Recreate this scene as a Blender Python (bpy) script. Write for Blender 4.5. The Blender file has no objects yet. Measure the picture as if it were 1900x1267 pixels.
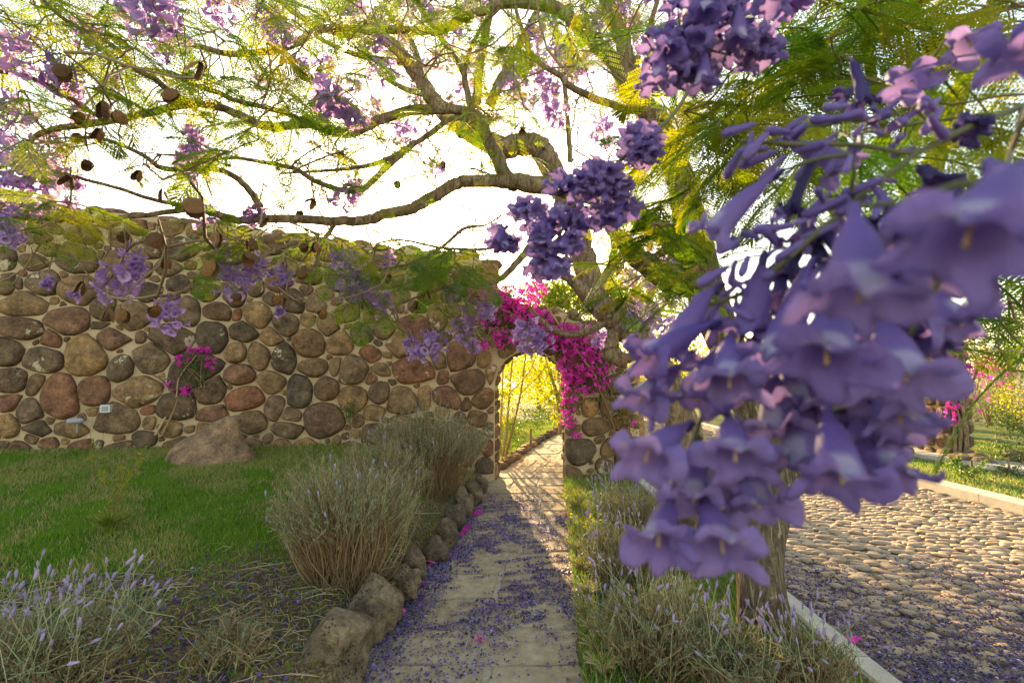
import bpy, math, random
import numpy as np
from mathutils import Vector, Matrix
R = math.radians
rng = np.random.default_rng(11)
random.seed(11)
scene = bpy.context.scene
COL = scene.collection

# ------------------------------------------------------------------ camera
FPX, CX, CY, CAMZ = 897.0, 950.0, 633.5, 1.5
PITCH = math.atan(67 / FPX)
cam_d = bpy.data.cameras.new('camera')
cam = bpy.data.objects.new('camera', cam_d)
COL.objects.link(cam)
cam.location = (0, 0, CAMZ)
cam.rotation_euler = (math.pi / 2 + PITCH, 0, 0)
cam_d.sensor_width = 36.0
cam_d.lens = 36.0 * FPX / 1900.0
cam_d.clip_start, cam_d.clip_end = 0.01, 3000
cam_d.dof.use_dof = True
cam_d.dof.focus_distance = 4.6
cam_d.dof.aperture_fstop = 6.3
scene.camera = cam

# ------------------------------------------------------------------ sky and sun
SUN_AZ, SUN_EL = R(-8.6), R(15.4)          # azimuth from +Y towards +X
world = bpy.data.worlds.new('World')
scene.world = world
world.use_nodes = True
wt = world.node_tree
bg = wt.nodes['Background']
sky = wt.nodes.new('ShaderNodeTexSky')
sky.sky_type = 'NISHITA'
sky.sun_disc = False
sky.sun_elevation = SUN_EL
sky.sun_rotation = SUN_AZ
sky.air_density = 1.0
sky.dust_density = 1.0
sky.ozone_density = 0.6
wt.links.new(sky.outputs[0], bg.inputs[0])
bg.inputs[1].default_value = 0.15
sun_d = bpy.data.lights.new('sun', 'SUN')
sun_d.energy = 5.0
sun_d.angle = R(0.6)
sun_d.color = (1.0, 0.80, 0.52)
sun = bpy.data.objects.new('sun', sun_d)
COL.objects.link(sun)
sun_dir = Vector((math.sin(SUN_AZ) * math.cos(SUN_EL), math.cos(SUN_AZ) * math.cos(SUN_EL), math.sin(SUN_EL)))
sun.rotation_euler = (-sun_dir).to_track_quat('-Z', 'Y').to_euler()
sun.location = (-3, 12, 8)
vs = scene.view_settings
vs.view_transform = 'Standard'
vs.look = 'None'
vs.gamma = 1.0
vs.exposure = 2.2
vs.use_white_balance = True
vs.white_balance_temperature = 8500
vs.white_balance_tint = 12
scene.render.engine = 'CYCLES'
cy = scene.cycles
cy.use_denoising = True
cy.max_bounces = 6
cy.diffuse_bounces = 3
cy.glossy_bounces = 2
cy.transmission_bounces = 4
cy.sample_clamp_indirect = 6.0

# ------------------------------------------------------------------ picture -> place helpers
def ray(px, py):
    xc, yc = (px - CX) / FPX, (CY - py) / FPX
    return np.array((xc, math.cos(PITCH) - yc * math.sin(PITCH), math.sin(PITCH) + yc * math.cos(PITCH)))
def P(px, py, d):                      # point on the pixel's ray at distance d along +Y
    r = ray(px, py)
    return np.array((0, 0, CAMZ)) + r * (d / r[1])
def G(px, py, z=0.0):                  # point on the pixel's ray at height z
    r = ray(px, py)
    return np.array((0, 0, CAMZ)) + r * ((z - CAMZ) / r[2])
WS = 0.173                             # garden wall: front face y = 7.1 + WS * x
WA = math.atan(WS)
def wall_uz(px, py):
    r = ray(px, py)
    t = 7.1 / (r[1] - WS * r[0])
    p = np.array((0, 0, CAMZ)) + r * t
    return p[0] / math.cos(WA), p[2]
def W(u, z, d=0.0):                    # wall coordinates -> place, d metres in front of the face
    return np.array((u * math.cos(WA) + math.sin(WA) * d, 7.1 + u * math.sin(WA) - math.cos(WA) * d, z))

# ------------------------------------------------------------------ mesh helpers
class MB:
    def __init__(self):
        self.v, self.f, self.t, self.n = [], [], [], 0
    def add(self, v, f, tint=0.0):
        v = np.asarray(v, np.float32).reshape(-1, 3)
        self.v.append(v)
        self.f.append(np.asarray(f, np.int32) + self.n)
        self.t.append(np.broadcast_to(np.asarray(tint, np.float32), (len(v),)))
        self.n += len(v)
    def many(self, bv, bf, mats, tints=None):          # mats: (k,4,4) numpy
        bv = np.asarray(bv, np.float32)
        bf = np.asarray(bf, np.int32)
        k, n = len(mats), len(bv)
        if k == 0:
            return
        mats = np.asarray(mats, np.float32)
        v = np.einsum('kij,nj->kni', mats[:, :3, :3], bv) + mats[:, None, :3, 3]
        f = bf[None] + (np.arange(k) * n)[:, None, None]
        t = np.zeros(k) if tints is None else np.asarray(tints)
        self.add(v.reshape(-1, 3), f.reshape(-1, bf.shape[1]), np.repeat(t, n))
    def mesh(self, name, mat, smooth=True):
        me = bpy.data.meshes.new(name)
        v = np.concatenate(self.v) if self.v else np.zeros((0, 3), np.float32)
        t = np.concatenate(self.t) if self.t else np.zeros(0, np.float32)
        sizes = np.concatenate([np.full(len(f), f.shape[1], np.int32) for f in self.f if len(f)])
        loops = np.concatenate([f.ravel() for f in self.f if len(f)]).astype(np.int32)
        me.vertices.add(len(v)); me.vertices.foreach_set('co', v.ravel())
        me.loops.add(len(loops)); me.loops.foreach_set('vertex_index', loops)
        me.polygons.add(len(sizes))
        starts = np.zeros(len(sizes), np.int32); starts[1:] = np.cumsum(sizes)[:-1]
        me.polygons.foreach_set('loop_start', starts)
        me.polygons.foreach_set('loop_total', sizes)
        me.polygons.foreach_set('use_smooth', np.full(len(sizes), smooth))
        me.update(calc_edges=True)
        a = me.attributes.new('tint', 'FLOAT', 'POINT')
        a.data.foreach_set('value', t.astype(np.float32))
        me.materials.append(mat)
        me.validate()
        return me
    def build(self, name, mat, parent=None, smooth=True, kind=None):
        return link(name, self.mesh(name, mat, smooth), parent, kind)

def link(name, me, parent=None, kind=None, mw=None):
    o = bpy.data.objects.new(name, me)
    COL.objects.link(o)
    if parent is not None:
        o.parent = parent
    if mw is not None:
        o.matrix_basis = mw
    if kind:
        o['kind'] = kind
    return o
def tag(o, label, cat, group=None):
    o['label'], o['category'] = label, cat
    if group:
        o['group'] = group
    return o
def thing(name, label, cat, loc=(0, 0, 0), group=None):
    o = bpy.data.objects.new(name, None)
    o.empty_display_size = 0.1
    COL.objects.link(o)
    o.location = [float(c) for c in loc]
    tag(o, label, cat, group)
    return o
def rel(o, loc):                       # child geometry is written in place coordinates
    o.location = [-float(c) for c in loc]
    return o
def struct(name, mb, mat, parent=None, smooth=True):
    return mb.build(name, mat, parent, smooth, 'structure')

def unit(v):
    v = np.asarray(v, float)
    return v / (np.linalg.norm(v) + 1e-12)
def frame(z, up=(0, 0, 1)):            # 3x3 with columns x, y, z ; y as near 'up' as can be
    z = unit(z); up = np.asarray(up, float)
    if abs(z @ up) > 0.98:
        up = np.array((0, 1.0, 0.2))
    x = unit(np.cross(up, z)); y = np.cross(z, x)
    return np.stack([x, y, z], 1)
def M4(r, t, s=1.0):
    m = np.eye(4); m[:3, :3] = np.asarray(r) * s; m[:3, 3] = t
    return m
def rot_rand():
    q = unit(rng.normal(size=4)); w, x, y, z = q
    return np.array([[1-2*(y*y+z*z), 2*(x*y-z*w), 2*(x*z+y*w)], [2*(x*y+z*w), 1-2*(x*x+z*z), 2*(y*z-x*w)], [2*(x*z-y*w), 2*(y*z+x*w), 1-2*(x*x+y*y)]])
def rotz(a):
    c, s = math.cos(a), math.sin(a)
    return np.array([[c, -s, 0], [s, c, 0], [0, 0, 1.0]])
def mat_bl(m):
    return Matrix([[float(c) for c in row] for row in m])
def cr(pts, n=6):                      # Catmull-Rom through rows of any width
    p = np.asarray(pts, float)
    q = np.vstack([2*p[0]-p[1], p, 2*p[-1]-p[-2]])
    out = []
    for i in range(1, len(q) - 2):
        for t in np.linspace(0, 1, n, endpoint=False):
            a, b, c, d = q[i-1], q[i], q[i+1], q[i+2]
            out.append(.5*((2*b)+(c-a)*t+(2*a-5*b+4*c-d)*t*t+(3*b-a-3*c+d)*t**3))
    out.append(p[-1])
    return np.array(out)
def tube(pts, rad, sides=6, cap=True, rough=0.0):
    p = np.asarray(pts, float); n = len(p)
    rad = np.broadcast_to(np.asarray(rad, float), (n,))
    tan = np.gradient(p, axis=0)
    tan /= np.linalg.norm(tan, axis=1)[:, None] + 1e-9
    nx = np.cross(tan[0], (0.3, 0.2, 0.93)); nx = unit(nx) if np.linalg.norm(nx) > 1e-3 else np.array((1., 0, 0))
    fr = np.zeros((n, 2, 3))
    for i in range(n):
        nx = unit(nx - tan[i] * (nx @ tan[i]))
        fr[i, 0] = nx; fr[i, 1] = np.cross(tan[i], nx)
    a = np.linspace(0, 2*np.pi, sides, endpoint=False)
    rr = rad[:, None] * np.ones(sides)
    if rough:
        ph = rng.uniform(0, 6.28, 6)
        k = np.arange(n)[:, None]
        rr = rr * (1 + rough*(.6*np.sin(3*a+ph[0]+.13*k)+.5*np.sin(5*a+ph[1]-.2*k)+.35*np.sin(8*a+ph[2]+.4*k)*np.sin(.5*k+ph[3])))
    v = p[:, None] + rr[..., None]*(np.cos(a)[None, :, None]*fr[:, None, 0] + np.sin(a)[None, :, None]*fr[:, None, 1])
    v = v.reshape(-1, 3)
    i = np.arange(n-1)[:, None]*sides; j = np.arange(sides)[None]; k = (j+1) % sides
    f = np.stack([i+j, i+k, i+sides+k, i+sides+j], -1).reshape(-1, 4)
    return v, f
def add_tube(mb, pts, rad, sides=6, tint=0.0, rough=0.0):
    v, f = tube(pts, rad, sides, rough=rough)
    mb.add(v, f, tint)
    n = len(v) - sides
    c = np.arange(sides - 2)
    mb.add(v[n:], np.stack([0*c, c+1, c+2], -1), tint)
def box(mb, lo, hi, tint=0.0, rz=0.0, c=None):
    x0, y0, z0 = lo; x1, y1, z1 = hi
    v = np.array([(x0,y0,z0),(x1,y0,z0),(x1,y1,z0),(x0,y1,z0),(x0,y0,z1),(x1,y0,z1),(x1,y1,z1),(x0,y1,z1)], float)
    f = [(0,3,2,1),(4,5,6,7),(0,1,5,4),(1,2,6,5),(2,3,7,6),(3,0,4,7)]
    if rz:
        c = np.asarray(c if c is not None else v.mean(0)); v = (v-c) @ rotz(rz).T + c
    mb.add(v, f, tint)
def vnoise(p, scale=1.0, seed=0):      # smooth pseudo noise in about -1..1
    p = np.asarray(p, float) * scale
    r = np.random.default_rng(seed)
    out = 0
    for _ in range(6):
        k = r.normal(size=p.shape[-1]) * 1.6
        out = out + np.sin(p @ k + r.uniform(0, 6.28))
    return out / 3.2
def smooth01(t):
    t = np.clip(t, 0, 1); return t*t*(3-2*t)
def ico(sub=2):
    import bmesh
    bm = bmesh.new(); bmesh.ops.create_icosphere(bm, subdivisions=sub, radius=1.0)
    v = np.array([x.co[:] for x in bm.verts]); f = np.array([[q.index for q in x.verts] for x in bm.faces])
    bm.free(); return v, f
ICO = {k: ico(k) for k in (1, 2, 3, 4)}
def rock(size, sub=3, seed=0, lump=0.16, flat=0.0):
    v, f = ICO[sub]
    s = np.random.default_rng(seed)
    q = np.sign(v)*np.abs(v)**0.8
    q = q / np.linalg.norm(q, axis=1)[:, None] ** 0.6
    d = 1 + lump*vnoise(v, 1.3, seed) + lump*.5*vnoise(v, 3.0, seed+1) + lump*.22*vnoise(v, 7.0, seed+2)
    q = q*d[:, None]
    for _ in range(4):                  # a few flattened facets
        n = unit(s.normal(size=3)); h = q @ n; lim = s.uniform(.72, .9)
        q = q - np.outer(np.clip(h-lim, 0, None)*.8, n)
    return q*np.asarray(size), f

# ------------------------------------------------------------------ material helpers
def nd(t, typ, _p=None, **inp):
    n = t.nodes.new('ShaderNode' + typ)
    for k, v in (_p or {}).items():
        setattr(n, k, v)
    for k, v in inp.items():
        s = n.inputs[int(k[1:])] if k[0] == 'i' and k[1:].isdigit() else n.inputs[k.replace('_', ' ')]
        if hasattr(v, 'is_linked') or isinstance(v, bpy.types.NodeSocket):
            t.links.new(v, s)
        else:
            s.default_value = v
    return n
def c4(c):
    return (c[0], c[1], c[2], 1.0)
def new_mat(name):
    m = bpy.data.materials.new(name); m.use_nodes = True
    t = m.node_tree; t.nodes.clear()
    return m, t, t.nodes.new('ShaderNodeOutputMaterial')
def mixc(t, fac, a, b, mode='MIX'):
    n = nd(t, 'Mix', {'data_type': 'RGBA', 'blend_type': mode})
    for s, v in ((n.inputs[0], fac), (n.inputs[6], a), (n.inputs[7], b)):
        if isinstance(v, bpy.types.NodeSocket):
            t.links.new(v, s)
        else:
            s.default_value = v if isinstance(v, (int, float)) else c4(v)
    return n.outputs[2]
def math_n(t, op, a, b=0.0, c=None, clamp=False):
    n = nd(t, 'Math', {'operation': op, 'use_clamp': clamp}, i0=a, i1=b)
    if c is not None:
        n.inputs[2].default_value = c
    return n.outputs[0]
def ramp(t, fac, stops):
    n = nd(t, 'ValToRGB', None, Fac=fac)
    e = n.color_ramp.elements
    while len(e) < len(stops):
        e.new(0.5)
    for i, (p, c) in enumerate(stops):
        e[i].position = p; e[i].color = c4(c)
    return n.outputs[0]
def noise(t, vec, scale, detail=4.0, rough=0.55, dist=0.0):
    n = nd(t, 'TexNoise', None, Scale=scale, Detail=detail, Roughness=rough, Distortion=dist)
    if vec is not None:
        t.links.new(vec, n.inputs['Vector'])
    return n.outputs[0]
def coords(t, kind='Object', shift=True):
    tc = nd(t, 'TexCoord')
    if not shift:
        return tc.outputs[kind]
    oi = nd(t, 'ObjectInfo')
    m = nd(t, 'VectorMath', {'operation': 'MULTIPLY_ADD'}, i0=(37.1, 17.3, 53.7), i2=tc.outputs[kind])
    t.links.new(oi.outputs['Random'], m.inputs[1])
    return m.outputs[0]
def rnd_tint(t):
    oi = nd(t, 'ObjectInfo'); at = nd(t, 'Attribute', {'attribute_name': 'tint'})
    return math_n(t, 'FRACT', math_n(t, 'ADD', oi.outputs['Random'], at.outputs['Fac']), 0.0)
def finish(t, out, color, rough=0.8, bump=None, bump_d=0.01, spec=0.3, transl=None, tfac=0.4):
    b = nd(t, 'BsdfPrincipled', None, Roughness=rough)
    b.inputs['Specular IOR Level'].default_value = spec
    if isinstance(color, bpy.types.NodeSocket):
        t.links.new(color, b.inputs['Base Color'])
    else:
        b.inputs['Base Color'].default_value = c4(color)
    if bump is not None:
        bn = nd(t, 'Bump', None, Strength=1.0, Distance=bump_d, Height=bump)
        t.links.new(bn.outputs[0], b.inputs['Normal'])
    sh = b.outputs[0]
    if transl is not None:
        tr = nd(t, 'BsdfTranslucent')
        if isinstance(transl, bpy.types.NodeSocket):
            t.links.new(transl, tr.inputs[0])
        else:
            tr.inputs[0].default_value = c4(transl)
        mx = nd(t, 'MixShader', None, i0=tfac, i1=sh, i2=tr.outputs[0])
        sh = mx.outputs[0]
    t.links.new(sh, out.inputs[0])
def ramp_mat(name, stops, scale=8.0, rough=0.85, bump_s=None, bump_d=0.01, spec=0.25, mixr=0.5, kind='Object'):
    m, t, o = new_mat(name)
    v = coords(t, kind)
    n = noise(t, v, scale, 5.0)
    fac = math_n(t, 'ADD', math_n(t, 'MULTIPLY', n, 1.6*(1-mixr)), math_n(t, 'MULTIPLY_ADD', rnd_tint(t), mixr, -.3*(1-mixr)), clamp=True)
    b = noise(t, v, bump_s, 6.0, .6) if bump_s else None
    finish(t, o, ramp(t, fac, stops), rough, b, bump_d, spec)
    return m
def leaf_mat(name, stops, tstops, tfac=0.45, rough=0.5, spec=0.3):
    m, t, o = new_mat(name)
    f = rnd_tint(t)
    finish(t, o, ramp(t, f, stops), rough, None, 0, spec, ramp(t, f, tstops), tfac)
    return m

# ------------------------------------------------------------------ materials
def make_stone(name, cols, lichen=True, pit=0.012, scale=1.0):
    m, t, o = new_mat(name)
    v = coords(t)
    oi = nd(t, 'ObjectInfo')
    at = nd(t, 'Attribute', {'attribute_name': 'tint'})
    rd = math_n(t, 'FRACT', math_n(t, 'ADD', oi.outputs['Random'], at.outputs['Fac']), 0.0)
    base = ramp(t, rd, [(i/(len(cols)-1), c) for i, c in enumerate(cols)])
    n1 = noise(t, v, 7.0*scale, 6.0, .6)
    n2 = noise(t, v, 60.0*scale, 4.0, .7)
    col = mixc(t, ramp(t, n1, [(.3, (0, 0, 0)), (.72, (1, 1, 1))]), mixc(t, 1.0, base, (.50, .46, .43), 'MULTIPLY'), mixc(t, 1.0, base, (1.65, 1.45, 1.18), 'MULTIPLY'))
    n3 = noise(t, v, 22.0*scale, 5.0, .65)
    col = mixc(t, ramp(t, n3, [(.35, (0, 0, 0)), (.65, (1, 1, 1))]), mixc(t, 1.0, col, (.72, .70, .68), 'MULTIPLY'), mixc(t, 1.0, col, (1.2, 1.17, 1.12), 'MULTIPLY'))
    col = mixc(t, math_n(t, 'MULTIPLY', ramp(t, n2, [(.42, (1, 1, 1)), (.56, (0, 0, 0))]), .45), col, mixc(t, 1.0, col, (.4, .38, .36), 'MULTIPLY'))
    vo = nd(t, 'TexVoronoi', None, Scale=55.0*scale)
    t.links.new(v, vo.inputs['Vector'])
    pits = ramp(t, vo.outputs['Distance'], [(.12, (0, 0, 0)), (.32, (1, 1, 1))])
    pm = ramp(t, noise(t, v, 5.0*scale, 2.0), [(.45, (1, 1, 1)), (.62, (0, 0, 0))])
    pitm = math_n(t, 'MAXIMUM', pits, pm)
    col = mixc(t, pitm, mixc(t, 1.0, col, (.35, .33, .32), 'MULTIPLY'), col)
    if lichen:
        ln = ramp(t, noise(t, v, 4.2*scale, 7.0, .7), [(.60, (0, 0, 0)), (.64, (1, 1, 1))])
        gate = ramp(t, math_n(t, 'FRACT', math_n(t, 'MULTIPLY', rd, 7.31), 0.0), [(.62, (0, 0, 0)), (.7, (1, 1, 1))])
        col = mixc(t, math_n(t, 'MULTIPLY', math_n(t, 'MULTIPLY', ln, gate), .85), col, (.55, .45, .31))
    h = math_n(t, 'ADD', math_n(t, 'ADD', math_n(t, 'ADD', math_n(t, 'MULTIPLY', n1, 1.6), n3), math_n(t, 'MULTIPLY', n2, .5)), math_n(t, 'MULTIPLY', pitm, .7))
    finish(t, o, col, .9, h, pit, .15)
    return m
M = {}
M['stone'] = make_stone('lava_stone', [(.20,.125,.08), (.10,.08,.064), (.26,.175,.105), (.155,.118,.09), (.23,.115,.08), (.11,.092,.076), (.30,.195,.11), (.19,.14,.10), (.14,.105,.08)])
M['edging'] = make_stone('edging_lava', [(.17,.145,.115), (.23,.19,.145), (.15,.13,.11)], False, .035)
M['boulder'] = make_stone('boulder_stone', [(.25,.18,.13), (.24,.17,.125)], False, .012)
M['mortar'] = ramp_mat('mortar', [(0, (.36,.255,.15)), (.5, (.46,.335,.205)), (1, (.56,.42,.27))], 5.0, .95, 40, .02, .1, 0.0)
M['flag'] = ramp_mat('flagstone', [(0, (.18,.13,.08)), (.35, (.31,.235,.15)), (.65, (.41,.32,.21)), (1, (.54,.44,.30))], 14.0, .92, 38, .022, .15, .2)
M['pathbase'] = ramp_mat('path_mortar', [(0, (.30,.25,.18)), (1, (.52,.44,.32))], 12.0, .95, 60, .012, .1, 0.0)
M['cobble'] = ramp_mat('river_cobble', [(0, (.17,.115,.07)), (.3, (.30,.20,.115)), (.55, (.25,.19,.13)), (.8, (.36,.235,.13)), (1, (.40,.31,.21))], 12.0, .7, 50, .004, .4, .8)
M['roadbed'] = ramp_mat('road_bed', [(0, (.12,.09,.06)), (1, (.24,.18,.12))], 20.0, .95, 60, .01, .1, 0.0)
M['concrete'] = ramp_mat('concrete', [(0, (.30,.27,.22)), (1, (.46,.42,.34))], 6.0, .9, 50, .004, .2, 0.0)
M['straw'] = ramp_mat('straw', [(0, (.22,.15,.07)), (.6, (.42,.32,.17)), (1, (.60,.50,.32))], 5.0, .8, None, 0, .2, .9)

def ground_mat():
    m, t, o = new_mat('garden_soil')
    v = coords(t, 'Object', False)
    at = nd(t, 'Attribute', {'attribute_name': 'tint'})       # 1 where grass grows
    n = noise(t, v, 3.0, 6.0); n2 = noise(t, v, 45.0, 5.0, .7)
    soil = ramp(t, n2, [(.3, (.05,.033,.022)), (.48, (.12,.08,.045)), (.58, (.22,.155,.08)), (.72, (.34,.245,.125))])
    grass = ramp(t, n2, [(.3, (.025,.06,.010)), (.55, (.05,.10,.018)), (.8, (.17,.16,.05))])
    dry = ramp(t, n, [(.42, (0, 0, 0)), (.62, (1, 1, 1))])
    g2 = mixc(t, math_n(t, 'MULTIPLY', dry, .7), grass, (.20,.155,.06))
    col = mixc(t, at.outputs['Fac'], soil, g2)
    finish(t, o, col, .95, n2, .02, .1)
    return m
M['ground'] = ground_mat()

def bark_mat(name, c1, c2, scale=1.0, d=.02):
    m, t, o = new_mat(name)
    tc = nd(t, 'TexCoord')
    mp = nd(t, 'Mapping', None, Vector=tc.outputs['Object'])
    mp.inputs['Scale'].default_value = (1, 1, .22)
    n = noise(t, mp.outputs[0], 46*scale, 6.0, .65, .8)
    n2 = noise(t, tc.outputs['Object'], 5.0, 4.0)
    cr_ = ramp(t, n, [(.36, (0, 0, 0)), (.60, (1, 1, 1))])
    col = mixc(t, cr_, mixc(t, 1.0, c1, (.45, .42, .4), 'MULTIPLY'), mixc(t, n2, c1, c2))
    finish(t, o, col, .9, cr_, d, .15)
    return m
M['bark'] = bark_mat('jacaranda_bark', (.24,.17,.11), (.42,.32,.21), 1.0, .03)
M['limb'] = bark_mat('limb_bark', (.24,.165,.10), (.40,.285,.175), .8, .008)
M['twig'] = ramp_mat('twig_bark', [(0, (.13,.085,.05)), (1, (.28,.19,.11))], 9, .85, None, 0, .2, .6)
M['leaf'] = leaf_mat('jacaranda_leaf', [(0, (.04,.11,.014)), (.4, (.07,.155,.018)), (.75, (.12,.175,.022)), (1, (.20,.19,.028))],
                     [(0, (.14,.30,.015)), (.4, (.26,.40,.02)), (.75, (.44,.46,.02)), (1, (.58,.50,.025))], .47)
M['flower_tree'] = leaf_mat('jacaranda_blossom', [(0, (.22,.15,.40)), (.5, (.30,.22,.50)), (1, (.40,.30,.58))], [(0, (.48,.24,.58)), (1, (.70,.44,.74))], .5, .6, .2)
M['leaf2'] = leaf_mat('sunlit_leaf', [(0, (.05,.10,.012)), (.5, (.10,.14,.02)), (1, (.2,.17,.02))], [(0, (.25,.36,.02)), (.5, (.48,.46,.02)), (1, (.7,.52,.02))], .5)
M['leaf_dark'] = leaf_mat('shrub_leaf', [(0, (.025,.06,.015)), (.6, (.05,.10,.02)), (1, (.09,.13,.03))], [(0, (.10,.2,.02)), (1, (.25,.33,.03))], .35)
M['grass'] = leaf_mat('grass_blade', [(0, (.055,.16,.010)), (.45, (.15,.27,.018)), (.7, (.28,.30,.045)), (.85, (.38,.30,.10)), (1, (.50,.39,.19))],
                      [(0, (.10,.28,.015)), (.45, (.2,.40,.02)), (.7, (.36,.4,.03)), (1, (.45,.36,.1))], .35)
M['lav_leaf'] = leaf_mat('lavender_leaf', [(0, (.13,.17,.09)), (.5, (.24,.29,.17)), (1, (.37,.40,.26))], [(0, (.16,.22,.08)), (1, (.36,.38,.15))], .3)
M['lav_stem'] = ramp_mat('lavender_stem', [(0, (.12,.07,.035)), (.6, (.26,.16,.08)), (1, (.40,.27,.15))], 5, .9, None, 0, .15, .9)
M['lav_stalk'] = ramp_mat('lavender_stalk', [(0, (.20,.24,.11)), (1, (.36,.37,.20))], 5, .8, None, 0, .2, .9)
M['lav_spike'] = ramp_mat('lavender_spike', [(0, (.18,.14,.19)), (.5, (.27,.20,.34)), (1, (.36,.28,.42))], 9, .8, None, 0, .2, .8)
M['bract'] = leaf_mat('bougainvillea_bract', [(0, (.62,.015,.38)), (.5, (.74,.03,.46)), (1, (.80,.09,.54))], [(0, (.8,.03,.42)), (1, (.92,.08,.55))], .45)
M['fallen'] = leaf_mat('fallen_blossom', [(0, (.035,.025,.075)), (.5, (.075,.052,.16)), (.8, (.13,.09,.25)), (.93, (.24,.18,.42)), (1, (.42,.34,.62))], [(0, (.05,.03,.1)), (1, (.3,.2,.5))], .2)
M['pod'] = ramp_mat('woody_pod', [(0, (.045,.022,.010)), (.45, (.13,.055,.018)), (.8, (.22,.10,.032)), (1, (.30,.16,.07))], 45, .75, 110, .006, .25, .6)
M['cord'] = ramp_mat('dark_cord', [(0, (.05,.04,.03)), (1, (.09,.07,.05))], 5, .8)
M['plastic'] = ramp_mat('grey_plastic', [(0, (.42,.42,.43)), (1, (.5,.5,.5))], 5, .4)
M['metal'] = ramp_mat('grey_metal', [(0, (.22,.23,.25)), (1, (.32,.33,.36))], 5, .4)

# ------------------------------------------------------------------ lie of the land
LY = np.array([-6, 2.37, 7.08, 7.9, 11.2, 14, 18, 26]); LX = np.array([-1.5, -.77, -.355, -.16, .62, 1.5, 3.2, 7.2])
RY = np.array([-6, 2.37, 7.08, 8.0, 11.2, 14, 18, 26]); RX = np.array([-.34, .383, .79, .93, 1.95, 3.1, 5.1, 9.4])
def pl(y): return np.interp(y, LY, LX)
def pr(y): return np.interp(y, RY, RX)
ROAD0, ROAD1 = 1.86, 5.66
def hz(x, y):
    x = np.asarray(x, float); y = np.asarray(y, float)
    dl = pl(y) - x
    s = smooth01(dl/1.7)
    beyond = smooth01((y - (7.25 + WS*x))/.5)
    left = .15 + s*(.11 + .062*np.clip(y-2, -1, 5)) + .022*np.clip(dl-1.5, 0, 6)
    left = left*(1-beyond) + beyond*(.04 + .03*smooth01(dl/1.5))
    h = np.where(dl > .05, left, -.08)
    h = np.where(x > pr(y)-.05, .06, h)
    h = np.where((x > 1.78) & (x < 5.75) & (x > pr(y)), -.14, h)
    h = np.where((x >= 5.75) & (x > pr(y)), .07 + .02*np.clip(x-6, 0, 4), h)
    inpath = (x > pl(y)-.05) & (x < pr(y)-.08)
    h = np.where(inpath, -.08, h)
    p = np.stack([x, y], -1)
    return h + np.where(inpath, 0, .018*vnoise(p, 1.7, 3) + .008*vnoise(p, 5.0, 4))
def grassy(x, y):                       # how much lawn grows here, 0..1
    x = np.asarray(x, float); y = np.asarray(y, float)
    p = np.stack([x, y], -1)
    dl = pl(y) - x
    front = 7.1 + WS*x
    g = smooth01((dl - .55 - 1.7*smooth01((3.7-y)/1.6) + .35*vnoise(p, 1.4, 8))/.8)
    g = np.where(y > front, 1.0, g)
    g = np.where(dl < .45, 0, g)
    g = np.where(x > pr(y)-.1, .6, g)
    g = np.where((x > 1.7) & (x < 5.8) & (y < front+2), 0, g)
    g = np.where(x > 5.85, 1.0, g)
    return g
xs = np.concatenate([np.linspace(-40, -9, 24)[:-1], np.arange(-9, 9, .075), np.linspace(9, 45, 24)])
ys = np.concatenate([np.linspace(-12, -1, 12)[:-1], np.arange(-1, 10, .085), np.linspace(10, 60, 60)])
XX, YY = np.meshgrid(xs, ys)
mb = MB()
nx_, ny_ = len(xs), len(ys)
i = np.arange(ny_-1)[:, None]*nx_; j = np.arange(nx_-1)[None]
mb.add(np.stack([XX, YY, hz(XX, YY)], -1).reshape(-1, 3), np.stack([i+j, i+j+1, i+nx_+j+1, i+nx_+j], -1).reshape(-1, 4), grassy(XX, YY).ravel())
struct('ground', mb, M['ground'])
mb = MB()
mb.add([(-1500, -300, -.3), (1500, -300, -.3), (1500, 2500, -.3), (-1500, 2500, -.3)], [(0, 1, 2, 3)], 1.0)
struct('far_ground', mb, M['straw'])
mb = MB()                                # far low hills
a = np.linspace(-900, 900, 120)
hh = 22 + 16*vnoise(a[:, None], .006, 5) + 5*vnoise(a[:, None], .03, 6)
mb.add(np.concatenate([np.stack([a, 700+0*a, 0*a-.5], -1), np.stack([a, 860+0*a, hh], -1), np.stack([a, 1100+0*a, hh*.9], -1)]),
       np.concatenate([np.stack([k*120+np.arange(119), k*120+np.arange(119)+1, k*120+np.arange(119)+121, k*120+np.arange(119)+120], -1) for k in (0, 1)]), .6)
struct('far_hills', mb, ramp_mat('dry_hill', [(0, (.16,.12,.08)), (1, (.24,.18,.13))], .02, .95))

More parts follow.
